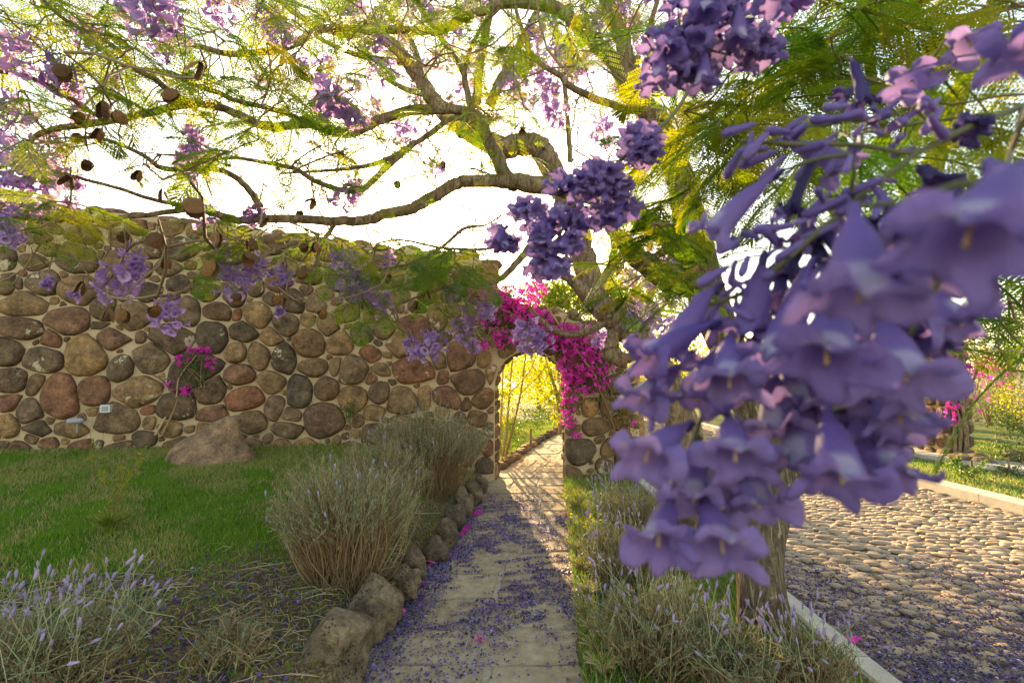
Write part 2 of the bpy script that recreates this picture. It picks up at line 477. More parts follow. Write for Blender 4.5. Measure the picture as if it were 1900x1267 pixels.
# ------------------------------------------------------------------ garden path
mb = MB()
yy = np.linspace(-5, 25, 121)
mb.add(np.concatenate([np.stack([pl(yy)-.05, yy, 0*yy+.012], -1), np.stack([pr(yy)+.05, yy, 0*yy+.012], -1)]),
       np.stack([np.arange(120), np.arange(120)+121, np.arange(120)+122, np.arange(120)+1], -1))
path = struct('garden_path', mb, M['pathbase'])
def slab(quad, ztop, zbot):
    q = np.array(quad, float); c = q.mean(0)
    pts = []
    for k in range(4):                   # wavy sides
        a_, b_ = q[k], q[(k+1) % 4]
        for s in (0, .25, .5, .75):
            n_ = np.array((b_-a_)[::-1])*np.array((1, -1)); n_ = n_/(np.linalg.norm(n_)+1e-9)
            w = rng.normal(0, .006) if s else 0
            pts.append(a_+(b_-a_)*s + n_*w - (a_-c)*(.05 if s == 0 else 0))
    pts = np.array(pts); n = len(pts)
    top = np.column_stack([c+(pts-c)*.955, np.full(n, ztop)]); top[:, 2] += rng.normal(0, .0016, n)
    mid = np.column_stack([c+(pts-c)*.99, np.full(n, ztop-.007)])
    bot = np.column_stack([pts, np.full(n, zbot)])
    v = np.concatenate([top, mid, bot, [[c[0], c[1], ztop+.002]]])
    f4 = [(k+o, k+o+n, (k+1) % n+o+n, (k+1) % n+o) for o in (0, n) for k in range(n)]
    f3 = [(3*n, k, (k+1) % n) for k in range(n)]
    return v, f4, f3
y = -1.0; row = 0
while y < 15:
    dep = rng.uniform(.34, .52) * (1 if y < 8 else 1.5)
    wl, wr = float(pl(y))+.02, float(pr(y))-.02
    k = 2 if row % 3 else 3
    cuts = np.sort(np.concatenate([[0, 1], (np.arange(1, k)/k) + rng.uniform(-.09, .09, k-1)]))
    for c in range(k):
        g = .011
        def pt(s, y_):
            l_, r_ = float(pl(y_))+.02, float(pr(y_))-.02
            return (l_+(r_-l_)*s, y_)
        j0, j1 = rng.uniform(-.025, .025, 2)
        qd = [np.array(pt(cuts[c], y))+(g, g+j0), np.array(pt(cuts[c+1], y))+(-g, g+j1), np.array(pt(cuts[c+1], y+dep))+(-g, -g), np.array(pt(cuts[c], y+dep))+(g, -g)]
        v, f4, f3 = slab(qd, .024+rng.uniform(-.004, .004), .005)
        s_ = MB(); s_.add(v, f4); s_.add(v*1, f3)
        s_.build('flagstone', M['flag'], path)
    y += dep; row += 1

# ------------------------------------------------------------------ cobbled road and kerbs
mb = MB()
mb.add([(ROAD0-.02, -4, -.03), (ROAD1+.02, -4, -.03), (ROAD1+.02, 34, -.03), (ROAD0-.02, 34, -.03)], [(0, 1, 2, 3)])
road = struct('cobbled_road', mb, M['roadbed'])
cob = []
y = .6; r_ = 0
while y < 22:
    st = .078 if y < 9 else .13
    x = ROAD0 + .07 + (r_ % 2)*.07
    while x < ROAD1 - .05:
        w = float(np.clip(rng.normal(.112, .028), .06, .18))*(1 if y < 9 else 1.4)
        if 1.12*y+.5 > x:
            cob.append((x+w/2, y+rng.normal(0, .018), w/2, st/2*rng.uniform(.85, 1.15), rng.uniform(.014, .024), rng.normal(-.25, .3)))
        x += w*.97
    y += st; r_ += 1
cob = np.array(cob)
variants = []
for s in range(6):
    v, f = rock((1, 1, 1), 2, 40+s, .10)
    variants.append((v, f))
cmesh = []
for v, f in variants:
    q = MB(); q.add(v, f); cmesh.append(q.mesh('cobble', M['cobble']))
vis = (cob[:, 0]/cob[:, 1] < 1.07) & (cob[:, 1] > 2.45)
near = np.argsort(np.where(vis, np.hypot(cob[:, 0], cob[:, 1]), 99))[:300]
isn = np.zeros(len(cob), bool); isn[near] = True
restn, restf = MB(), MB()
for k, (x, y, a_, b_, h_, rz) in enumerate(cob):
    m = np.eye(4); m[:3, :3] = rotz(rz) @ np.diag((a_*1.13, b_*1.2, h_)); m[:3, 3] = (x, y, -.028+rng.normal(0, .006))
    if isn[k]:
        link('cobble', cmesh[k % 6], road, None, mat_bl(m))
    elif y < 6.5:
        v, f = variants[k % 6]; restn.many(v, f, m[None], [rng.random()])
    else:
        v, f = ICO[1]; restn.many(v, f, m[None], [rng.random()])
restn.build('distant_cobbles', M['cobble'], road, True, 'stuff')

def kerb(name, pts, w, top, bot, seg=1.0):
    pts = cr(pts, 6)
    d = np.gradient(pts, axis=0); d /= np.linalg.norm(d, axis=1)[:, None]
    n = np.stack([d[:, 1], -d[:, 0]], 1)
    k = struct(name, _kerbcore(pts, n, w, top-.02, bot), M['concrete'], None, False)
    L = np.concatenate([[0], np.cumsum(np.linalg.norm(np.diff(pts, axis=0), axis=1))])
    s = 0
    while s < L[-1]-.2:
        e = min(s+seg-.008, L[-1])
        q = np.linspace(s, e, 5)
        pp = np.stack([np.interp(q, L, pts[:, c]) for c in (0, 1)], 1); nn = np.stack([np.interp(q, L, n[:, c]) for c in (0, 1)], 1)
        prof = [(-w/2, bot+.01), (-w/2, top-.012), (-w/2+.012, top), (w/2-.012, top), (w/2+.004, top-.014), (w/2+.012, bot+.01)]
        v = np.array([[*(pp[a_]+nn[a_]*o), z + rng.normal(0, .001)] for a_ in range(5) for o, z in prof])
        f = [(a_*6+b_, a_*6+b_+1, a_*6+b_+7, a_*6+b_+6) for a_ in range(4) for b_ in range(5)]
        f += [(5, 4, 3, 2), (5, 2, 1, 0), (24, 25, 26, 27), (24, 27, 28, 29)]
        m_ = MB(); m_.add(v, f); m_.build('kerbstone', M['concrete'], k, False)
        s += seg
def _kerbcore(pts, n, w, top, bot):
    m_ = MB(); k = len(pts)
    v = np.concatenate([np.column_stack([pts+n*o*(w/2-.006), np.full(k, z)]) for o, z in ((-1, bot), (-1, top), (1, top), (1, bot))])
    a_ = np.arange(k-1)
    m_.add(v, np.concatenate([np.stack([a_+o*k, a_+o*k+1, a_+o*k+k+1, a_+o*k+k], -1) for o in range(3)]))
    return m_
kerb('near_kerb', [(1.80, -1), (1.785, 1), (1.775, 2.4), (1.79, 3.2), (1.80, 5), (1.80, 8), (1.80, 12)], .13, .075, -.1, .9)
kerb('far_kerb', [(5.82, -1), (5.80, 3), (5.80, 6), (5.82, 9), (5.85, 14), (5.9, 22)], .26, .10, -.1, 1.0)
mb = MB()                                # strip of pale paving behind the far lawn
mb.add([(8.1, 3, .115), (8.9, 3, .13), (7.5, 10.5, .12), (6.7, 10.5, .11)], [(0, 1, 2, 3)])
s_ = struct('side_path', mb, M['concrete'])
for k in range(9):
    t0, t1 = k/9, (k+1)/9-.006
    L0, L1 = np.array((8.1, 3)), np.array((6.7, 10.5)); Q0, Q1 = np.array((8.9, 3)), np.array((7.5, 10.5))
    qd = [L0+(L1-L0)*t0, Q0+(Q1-Q0)*t0, Q0+(Q1-Q0)*t1, L0+(L1-L0)*t1]
    v, f4, f3 = slab(qd, .165, .10); m_ = MB(); m_.add(v, f4); m_.add(v*1, f3); m_.build('flagstone', M['concrete'], s_)

# ------------------------------------------------------------------ rubble wall with the arch
UL, UR, ZS = -.256, .786, 1.36            # jambs and springing height
UC, UR2 = (UL+UR)/2, (UR-UL)/2
PD = unit(np.array((.087, 1.0, 0)))        # passage direction
WT = .46
top_px = [(-330, 352), (-100, 375), (60, 384), (166, 390), (280, 402), (390, 415), (560, 440), (690, 458), (800, 466), (868, 470), (902, 486), (916, 512), (926, 545), (952, 566), (1000, 572), (1055, 582), (1105, 618), (1150, 655), (1178, 700), (1186, 780)]
TOP = np.array([wall_uz(*p) for p in top_px])
def top_z(u): return np.interp(u, TOP[:, 0], TOP[:, 1])
U0, U1 = TOP[0, 0], TOP[-1, 0]
loc_w = W(0, 0)
wall = thing('garden_wall', 'tall rubble wall of rounded brown lava stones in pale mortar with an arched opening', 'wall', loc_w)
outline = [(U0, -.2), (UL, -.2), (UL, ZS)]
for k in range(1, 20):
    a = math.pi - math.pi*k/20
    outline.append((UC+UR2*math.cos(a), ZS+UR2*1.03*math.sin(a)))
outline += [(UR, ZS), (UR, -.2), (U1, -.2)] + [tuple(p) for p in TOP[::-1]]
import bmesh
bm = bmesh.new()
vs_ = [bm.verts.new(W(u, z)) for u, z in outline]
f_ = bm.faces.new(vs_)
ex = bmesh.ops.extrude_face_region(bm, geom=[f_])
for e in ex['geom']:
    if isinstance(e, bmesh.types.BMVert):
        e.co += Vector([float(c) for c in PD*WT])
bmesh.ops.recalc_face_normals(bm, faces=bm.faces)
bmesh.ops.triangulate(bm, faces=bm.faces)
me = bpy.data.meshes.new('mortar_core'); bm.to_mesh(me); bm.free(); me.materials.append(M['mortar'])
rel(link('mortar_core', me, wall), loc_w)

def in_open(u, z, m=0.0):
    return (UL-m < u < UR+m and z < ZS) or (z >= ZS and math.hypot(u-UC, (z-ZS)/1.03) < UR2+m)
def clip(poly, n, c):                      # keep n.x <= c
    out = []
    d = poly @ n - c
    for k in range(len(poly)):
        a_, b_ = poly[k], poly[(k+1) % len(poly)]; da, db = d[k], d[(k+1) % len(poly)]
        if da <= 0: out.append(a_)
        if da*db < 0: out.append(a_+(b_-a_)*(da/(da-db)))
    return np.array(out).reshape(-1, 2)
def stone_mesh(poly, mapf, H, name='stone', mat=None, n=26):
    return stone_mb(poly, mapf, H, n).mesh(name, mat or M['stone'])
WSTONES = []                              # (size in view, mesh builder)
def wall_stone(poly, mapf, H):
    m_ = stone_mb(poly, mapf, H, 26)
    c = m_.v[0].mean(0); a_ = np.ptp(m_.v[0], axis=0); s_ = float(np.hypot(a_[0], a_[1])*a_[2])
    if abs(c[0]) > 1.07*c[1] or c[2] < float(hz(c[0], c[1]-.1))+.02: s_ *= .02
    WSTONES.append((s_, m_))
def stone_mb(poly, mapf, H, n=26):
    c = poly.mean(0)
    for _ in range(2):                     # round the corners
        nx = np.roll(poly, -1, 0); poly = np.stack([poly*.75+nx*.25, poly*.25+nx*.75], 1).reshape(-1, 2)
    L = np.concatenate([[0], np.cumsum(np.linalg.norm(np.diff(np.vstack([poly, poly[:1]]), axis=0), axis=1))])
    q = np.linspace(0, L[-1], n, endpoint=False)
    cl = np.vstack([poly, poly[:1]])
    ring = np.stack([np.interp(q, L, cl[:, 0]), np.interp(q, L, cl[:, 1])], 1)
    sd = int(rng.integers(1e6))
    ring = c+(ring-c)*(1+.035*vnoise(ring, 12, sd)+.022*vnoise(ring, 34, sd+5))[:, None]
    prof = [(1.0, -.03), (1.01, .12), (.975, .45), (.90, .74), (.76, .93), (.5, 1.02), (.24, 1.04)]
    tilt = rng.normal(0, .10, 2)
    rings = []
    for s, h in prof:
        p2 = c+(ring-c)*s
        d = H*h if h > 0 else h
        d = d + (max(h, 0))*((p2-c) @ tilt*.5 + H*.24*vnoise(p2, 10, sd+1) + H*.13*vnoise(p2, 26, sd+2) + H*.07*vnoise(p2, 60, sd+3))
        rings.append((p2, np.broadcast_to(d, (n,))))
    v = np.array([mapf(p_[0], p_[1], d_) for p2, dd in rings for p_, d_ in zip(p2, dd)] + [mapf(c[0], c[1], H*1.04)])
    a_ = np.arange(n); b_ = (a_+1) % n
    f4 = np.concatenate([np.stack([k*n+a_, k*n+b_, (k+1)*n+b_, (k+1)*n+a_], -1) for k in range(len(prof)-1)])
    k = (len(prof)-1)*n
    f3 = np.stack([k+a_, k+b_, np.full(n, len(v)-1)], -1)
    m_ = MB(); m_.add(v, f4); m_.f.append(f3.astype(np.int32))
    return m_
C4 = """60,110,150,90 430,100,220,100 605,120,110,90 540,40,150,50 690,60,110,70 740,170,160,90 910,170,190,110 985,80,90,80 860,70,130,70
30,220,100,130 380,220,240,150 180,240,150,80 590,230,170,110 510,200,35,60 860,270,140,80 240,170,180,60 40,340,90,110 220,340,180,115 400,375,210,140 100,340,35,60
130,455,240,130 340,530,240,150 275,430,55,35 520,470,130,110 680,500,200,140 950,490,130,150 510,552,110,36 740,390,120,110 900,340,90,100 1035,390,120,80 1190,400,110,110 1285,360,95,100 1400,345,130,90 1360,420,60,70 1470,430,130,110 1590,440,95,85
1095,485,160,85 1295,495,140,140 1440,550,145,110 1550,530,75,65 1650,550,110,100 1740,495,150,90 1860,500,70,90 1195,500,50,55
115,570,195,140 265,625,100,90 560,620,240,100 710,610,60,60 870,620,240,150 1070,610,165,150 1225,585,155,95 1365,615,115,90 1555,640,170,150 1720,645,160,110 1815,600,130,110
60,690,150,150 230,725,230,140 435,710,230,200 615,770,120,165 775,725,185,145 985,770,290,170 1190,695,105,110 1305,705,120,130 1430,725,135,165 1570,770,165,100 1685,760,60,100 1780,780,150,165 1860,690,100,90
60,830,155,140 175,850,70,130 310,910,205,220 470,880,175,150 690,880,240,150 1065,885,145,130 1205,800,155,120 1370,835,140,115 1515,880,140,180 1640,875,135,115 1235,925,215,140 1775,920,150,140 1870,820,50,70
45,935,105,85 150,975,120,120 890,960,170,120 1380,965,105,115 1265,1035,150,140 1465,1000,110,70 1630,1030,200,180 465,985,60,40 740,985,90,50 40,1060,90,100 190,1070,120,70 360,1070,140,90 600,1020,230,130 745,1040,60,80 1445,1075,190,80 1080,1000,150,90
1180,160,170,90 1350,150,150,90 1500,180,140,90 1640,190,130,80 1780,200,140,90 1090,280,130,80 1230,270,120,80 1560,300,130,90 1700,330,140,90 1830,300,120,90 1640,390,90,60 1790,400,120,80 130,60,120,60 260,60,130,60"""
C5 = """240,495,75,90 335,500,75,65 470,460,110,60 460,570,150,130 300,570,105,95 580,510,100,130 650,480,80,60 260,690,170,120 390,650,130,115 455,775,215,150 580,720,75,90 695,700,155,165 290,775,100,60 605,815,60,65 730,840,190,130 805,725,65,75 285,890,120,130 390,930,160,120 510,920,70,110 620,920,165,120 720,950,45,80 245,820,35,70 800,930,110,100 770,1020,90,90 690,1020,60,60 600,990,60,60 845,800,55,90
720,600,110,80 600,620,80,60 870,530,100,70 960,520,80,90 800,590,90,60 880,600,130,70 930,680,90,55 1030,640,120,70 1130,668,120,80 1020,560,110,70 820,300,110,100 700,300,110,80 590,330,110,80 470,330,110,90 350,320,120,90 760,400,110,80 640,400,100,80 520,410,110,70 380,410,110,80 840,430,90,70 1130,580,100,70 1190,730,60,90
1255,880,75,90 1255,955,75,60 1345,970,100,90 1425,960,90,120 1370,1065,140,110 1480,1040,60,80 1290,1185,160,140 1445,1165,90,100 1385,1125,60,40 1510,1120,70,70 1280,740,110,80 1360,840,90,90 1245,820,55,60 1400,740,110,90 1470,850,90,90 1250,1320,110,120 1350,1330,90,60 1420,1270,100,80 1500,1220,80,90 835,1080,50,70 830,1170,70,90 820,1250,90,80 740,1110,110,90 720,1210,120,90 640,1090,110,90 600,1180,120,100 520,1060,120,90 480,1160,120,100 380,1060,120,100 330,1160,120,90 250,1100,100,90"""
seeds = []
for txt, oy, ox in ((C4, 400, 0), (C5, 400, 600)):
    for w_ in txt.split():
        a, b, c, d = [float(q) for q in w_.split(',')]
        px, py = ox+a/2.713, oy+b/2.713
        u, z = wall_uz(px, py)
        k = math.hypot(*(W(u, z)-(0, 0, CAMZ))[:2])
        sc_ = W(u, z)[1]/FPX/2.713
        seeds.append([u, z, c*sc_/2/math.cos(WA), d*sc_/2])
seeds = [s for s in seeds if not in_open(s[0], s[1], .03) and s[1] < top_z(s[0])-.03 and s[0] < U1-.05]
keep = []
for s in seeds:
    if all(math.hypot((s[0]-q[0]), (s[1]-q[1])) > .45*(min(s[2], s[3])+min(q[2], q[3])) for q in keep):
        keep.append(s)
seeds = keep
for size in (.30, .22, .15, .105, .075):   # fill what is left, big stones first
    for _ in range(1600):
        u, z = rng.uniform(U0, U1), rng.uniform(-.1, 4.1)
        zg = float(hz(*W(u, 0, .05)[:2]))
        if z > top_z(u)-size*.6 or in_open(u, z, size*.5) or z < zg-.15 or (u < -.3 and z < .3):
            continue
        a, b = size*rng.uniform(.42, .62), size*rng.uniform(.33, .46)
        if all(math.hypot((u-q[0])/(a+q[2]), (z-q[1])/(b+q[3])) > .93 for q in seeds):
            seeds.append([u, z, a, b])
seeds = np.array(seeds)
print('wall stones', len(seeds))
for i_, (u, z, a, b) in enumerate(seeds):
    t_ = np.linspace(0, 2*np.pi, 40, endpoint=False)
    c_, s_ = np.cos(t_), np.sin(t_)
    ex_ = 2/3.4
    poly = np.stack([u+a*1.20*np.sign(c_)*np.abs(c_)**ex_, z+b*1.20*np.sign(s_)*np.abs(s_)**ex_], 1)
    ca, sa = (lambda r: (math.cos(r), math.sin(r)))(rng.normal(0, .16))
    poly = (poly-(u, z)) @ np.array([[ca, sa], [-sa, ca]])+(u, z)
    ri = .5*(a+b)
    for j_, (u2, z2, a2, b2) in enumerate(seeds):
        if j_ == i_ or abs(u2-u) > a+a2+.1 or abs(z2-z) > b+b2+.1: continue
        dv = np.array((u2-u, z2-z)); dd = np.linalg.norm(dv)+1e-6; n_ = dv/dd
        e1 = 1/math.sqrt((n_[0]/a)**2+(n_[1]/b)**2); e2 = 1/math.sqrt((n_[0]/a2)**2+(n_[1]/b2)**2)
        off = dd*e1/(e1+e2) - .0065
        poly = clip(poly, n_, n_ @ (u, z)+off)
        if len(poly) < 4: break
    if len(poly) < 4: continue
    if z < ZS+.05:
        poly = clip(poly, np.array((1., 0)), UL-.012) if u < UC else clip(poly, np.array((-1., 0)), -(UR+.012))
    elif math.hypot(u-UC, z-ZS) < UR2+.5:
        n_ = -unit((u-UC, z-ZS)); poly = clip(poly, n_, n_ @ (UC, ZS)-UR2*1.03-.015)
    poly = clip(poly, np.array((1., 0)), U1-.01)
    if len(poly) < 4 or np.ptp(poly[:, 0]) < .04 or np.ptp(poly[:, 1]) < .04: continue
    H = float(np.clip(.26*min(a, b)*2, .02, .075))*rng.uniform(.8, 1.25)
    wall_stone(poly, lambda p, q, d: W(p, q, d), H)
# stones lining the passage
for side in (-1, 1):
    o_ = W(UL if side < 0 else UR, 0); nr = np.array((PD[1], -PD[0], 0))*(-side)
    mp = lambda p, q, d: o_ + PD*p + nr*d + np.array((0, 0, q))
    z = .0
    while z < ZS-.05:
        h = rng.uniform(.13, .26); s0 = .03
        while s0 < WT-.06:
            w_ = min(rng.uniform(.16, .3), WT-.02-s0)
            if WT-.02-s0-w_ < .09: w_ = WT-.02-s0
            poly = np.array([(s0+.01, z+.01), (s0+w_-.01, z+.01+rng.uniform(0, .02)), (s0+w_-.01, z+h-.01), (s0+.01, z+h-.01-rng.uniform(0, .02))])
            wall_stone(poly, mp, rng.uniform(.02, .04))
            s0 += w_
        z += h
for k in range(9):                          # soffit stones
    a0, a1 = math.pi*(k+.08)/9, math.pi*(k+.92)/9
    def mp(p, q, d):
        a = math.pi-p; rr = UR2*1.0-d
        return W(UC+rr*math.cos(a), ZS+rr*1.03*math.sin(a)) + PD*q
    for q0, q1 in ((.03, .22), (.24, .44)):
        poly = np.array([(a0, q0), (a1, q0), (a1, q1), (a0, q1)])
        wall_stone(poly, mp, rng.uniform(.015, .03))
WSTONES.sort(key=lambda q: -q[0])
for s_, m_ in WSTONES[:300]:
    rel(m_.build('stone', M['stone'], wall), loc_w)
mb = MB()
for s_, m_ in WSTONES[300:]:
    f4, f3 = m_.f; t_ = rng.random(); v = m_.v[0]
    o_ = mb.n; mb.add(v, f4, t_); mb.f.append((f3+o_).astype(np.int32))
rel(mb.build('small_stones', M['stone'], wall, True, 'stuff'), loc_w)
# coping stones along the crest
u = U0+.1
while u < U1-.1:
    w_ = rng.uniform(.2, .42)
    slope = abs(float(top_z(u+.1)-top_z(u-.1)))
    v, f = rock((w_*.56, WT*.56, rng.uniform(.07, .12)), 3, int(rng.integers(1e6)), .14)
    m_ = MB(); m_.add(v @ rotz(WA).T, f)
    o = m_.build('coping_stone', M['stone'], wall)
    pz = W(u, float(top_z(u))-.015) + PD*WT*.5
    o.location = [float(c) for c in pz-loc_w]
    u += w_*.95 if slope < .1 else w_*.6

# ------------------------------------------------------------------ jacaranda leaf, blossom, pod shapes
def frond_shape(pairs, leaflets, seed):
    r = np.random.default_rng(seed)
    vs, fs, n = [], [], 0
    def rach(t):                             # midrib: unit length, arching down
        return np.array((0.03*math.sin(3*t+seed), t*(1-.10*t), -.22*t*t))
    spine = np.array([rach(t) for t in np.linspace(0, 1, 7)])
    v, f = tube(spine, np.linspace(.011, .004, 7), 3); vs.append(v); fs.append(f); n += len(v)
    for i in range(pairs):
        t = .14+.86*i/(pairs-1)
        L = .30*math.sin(math.pi*min(1, .22+.70*t))**.8 * r.uniform(.9, 1.1)
        if i == pairs-1: L *= .8
        for sd in (-1, 1):
            ang = R(62-34*t+r.normal(0, 4))
            d = np.array((sd*math.sin(ang), math.cos(ang), -.10-.15*r.random()))
            p0 = rach(t)
            for k in range(leaflets):
                q = (k+.7)/leaflets
                c = p0+d*L*q + np.array((0, 0, -.25*L*q*q))
                ll = .050*(1-.35*q)*math.sin(math.pi*min(1, .35+.6*(1-q)))**.5
                lw = ll*.30
                for s2 in (-1, 1):
                    e = unit(np.array((-d[1]*s2, d[0]*s2, 0))*.9+d*.55+np.array((0, 0, r.normal(0, .15))))
                    w = unit(np.cross(e, (0, 0, 1)))*lw
                    vs.append(np.array([c, c+e*ll*.5+w, c+e*ll, c+e*ll*.5-w])); fs.append(np.array([[n, n+1, n+2, n+3]])); n += 4
            tip = p0+d*L+np.array((0, 0, -.25*L))
            w = np.array((.003, 0, 0)); vs.append(np.array([p0-w, p0+w, tip])); fs.append(np.array([[n, n+1, n+2, n+2]])); n += 3
    f = np.concatenate(fs)
    return np.concatenate(vs), f
FR_HI = [frond_shape(13, 13, s) for s in range(4)]
FR_LO = [frond_shape(9, 8, s) for s in range(4)]
def frond_mesh(v, f):
    q = MB()
    tri = f[:, 2] == f[:, 3]
    q.add(v, f[~tri]); q.f.append(f[tri][:, :3].astype(np.int32))
    return q.mesh('leaf', M['leaf'], False)
FR_ME = [frond_mesh(*s) for s in FR_HI]
def fronds_into(mb, shapes, mats, tints):
    ids = rng.integers(0, len(shapes), len(mats))
    for s in range(len(shapes)):
        k = ids == s
        if k.any():
            v, f = shapes[s]
            mb.many(v, f[f[:, 2] != f[:, 3]], mats[k], tints[k])
def frond_mat(base, direc, size):
    d = unit(direc); up = unit(np.array((0, 0, 1.0))+.25*rng.normal(size=3))
    x = unit(np.cross(d, up)); z = np.cross(x, d)
    return M4(np.stack([x, d, z], 1), base, size)

def corolla(seg, full, seed):
    r = np.random.default_rng(seed)
    pr_ = [(-.045, .0022), (-.039, .0028), (-.034, .0042), (-.027, .0074), (-.018, .0096), (-.008, .0108), (-.001, .0125), (.0035, .0165), (.0055, .0205), (.0055, .0242), (.0035, .0272)] if full else \
          [(-.045, .0024), (-.034, .0042), (-.020, .0092), (-.001, .0125), (.005, .0205), (.003, .0265)]
    a = np.linspace(0, 2*np.pi, seg, endpoint=False)
    ph = r.uniform(0, 6.28, 4)
    lob = np.abs(np.cos(2.5*(a+.314)))**.55
    v = []
    for z, rad in pr_:
        k = np.clip((rad-.0125)/.0145, 0, 1) if z > -.002 else 0
        rr = rad if k == 0 else .0125+(rad-.0125)*(.10+.95*lob)
        zz = z + k*(.0042*np.sin(3*a+ph[0])+.003*np.sin(7*a+ph[1])+.0016*np.sin(11*a+ph[2]) - .0045*k*(1-lob))
        bend = -.9*(min(z, 0))**2*14
        v.append(np.stack([rr*np.cos(a), rr*np.sin(a)*.86+bend*.35, zz+0*a], 1))
    v = np.concatenate(v)
    n = len(pr_)
    i = np.arange(n-1)[:, None]*seg; j = np.arange(seg)[None]; k = (j+1) % seg
    return v, np.stack([i+j, i+k, i+seg+k, i+seg+j], -1).reshape(-1, 4)
CO_LO = [corolla(10, False, s) for s in range(3)]
def panicle_shape(n, seed, spread=.075):
    r = np.random.default_rng(seed); mats = []
    mb = MB()
    for k in range(n):
        h = r.uniform(-.5, .5)
        p = unit(r.normal(size=3))*spread*r.uniform(.55, 1.0)
        p[2] = h*spread*2.1
        d = unit(np.array((p[0], p[1], 0))*10+np.array((0, 0, -.45))+.35*r.normal(size=3))
        m = M4(frame(d) @ rotz(r.uniform(0, 6.28)), p+d*.02, r.uniform(.8, 1.15))
        v, f = CO_LO[k % 3]; mb.many(v, f, m[None], [r.uniform(0, .5)])
        e_ = (m @ np.array((0, -.008, -.043, 1)))[:3]; add_tube(mb, [(0, 0, min(p[2]+.02, spread*1.1)), e_*.5+np.array((0, 0, p[2]*.5+.012)), e_], [.0016, .0014, .0014], 3)
    add_tube(mb, [(0, 0, -spread*1.05), (.002, .002, 0), (0, 0, spread*1.5)], [.0015, .002, .0025], 4)
    for k in range(n//2):                     # buds and calyces
        p = unit(r.normal(size=3))*spread*.5; p[2] += r.uniform(-.3, 1.1)*spread
        v, f = ICO[1]; mb.many(v*(.0045, .0045, .013), f, M4(rot_rand(), p)[None], [r.uniform(0, .2)])
    return mb.mesh('flower_panicle', M['flower_tree'])
PAN = [panicle_shape(22, 100+s, .066+.012*s) for s in range(4)]
PANS = [panicle_shape(12, 200+s, .04) for s in range(3)]

def pod_shapes():
    out = []
    for sgn in (1, -1):
        n, mth = 22, 6
        v = []
        for i in range(mth):
            q = i/(mth-1)
            a = np.linspace(0, 2*np.pi, n, endpoint=False)
            rr = .031*q*(1+.14*np.cos(a)-.09*np.cos(2*a)+.02*np.sin(5*a)+.02*np.sin(9*a+1))
            v.append(np.stack([rr*np.cos(a), sgn*(.011*(1-q**2.2)+.001)+0*a+sgn*.002*np.sin(3*a)*q, rr*np.sin(a)*1.08-.034], 1))
        v = np.concatenate(v)
        a = np.arange(n); b = (a+1) % n
        f = np.concatenate([np.stack([k*n+a, k*n+b, (k+1)*n+b, (k+1)*n+a], -1) for k in range(mth-1)])
        out.append((v, f))
    return out
POD = pod_shapes()

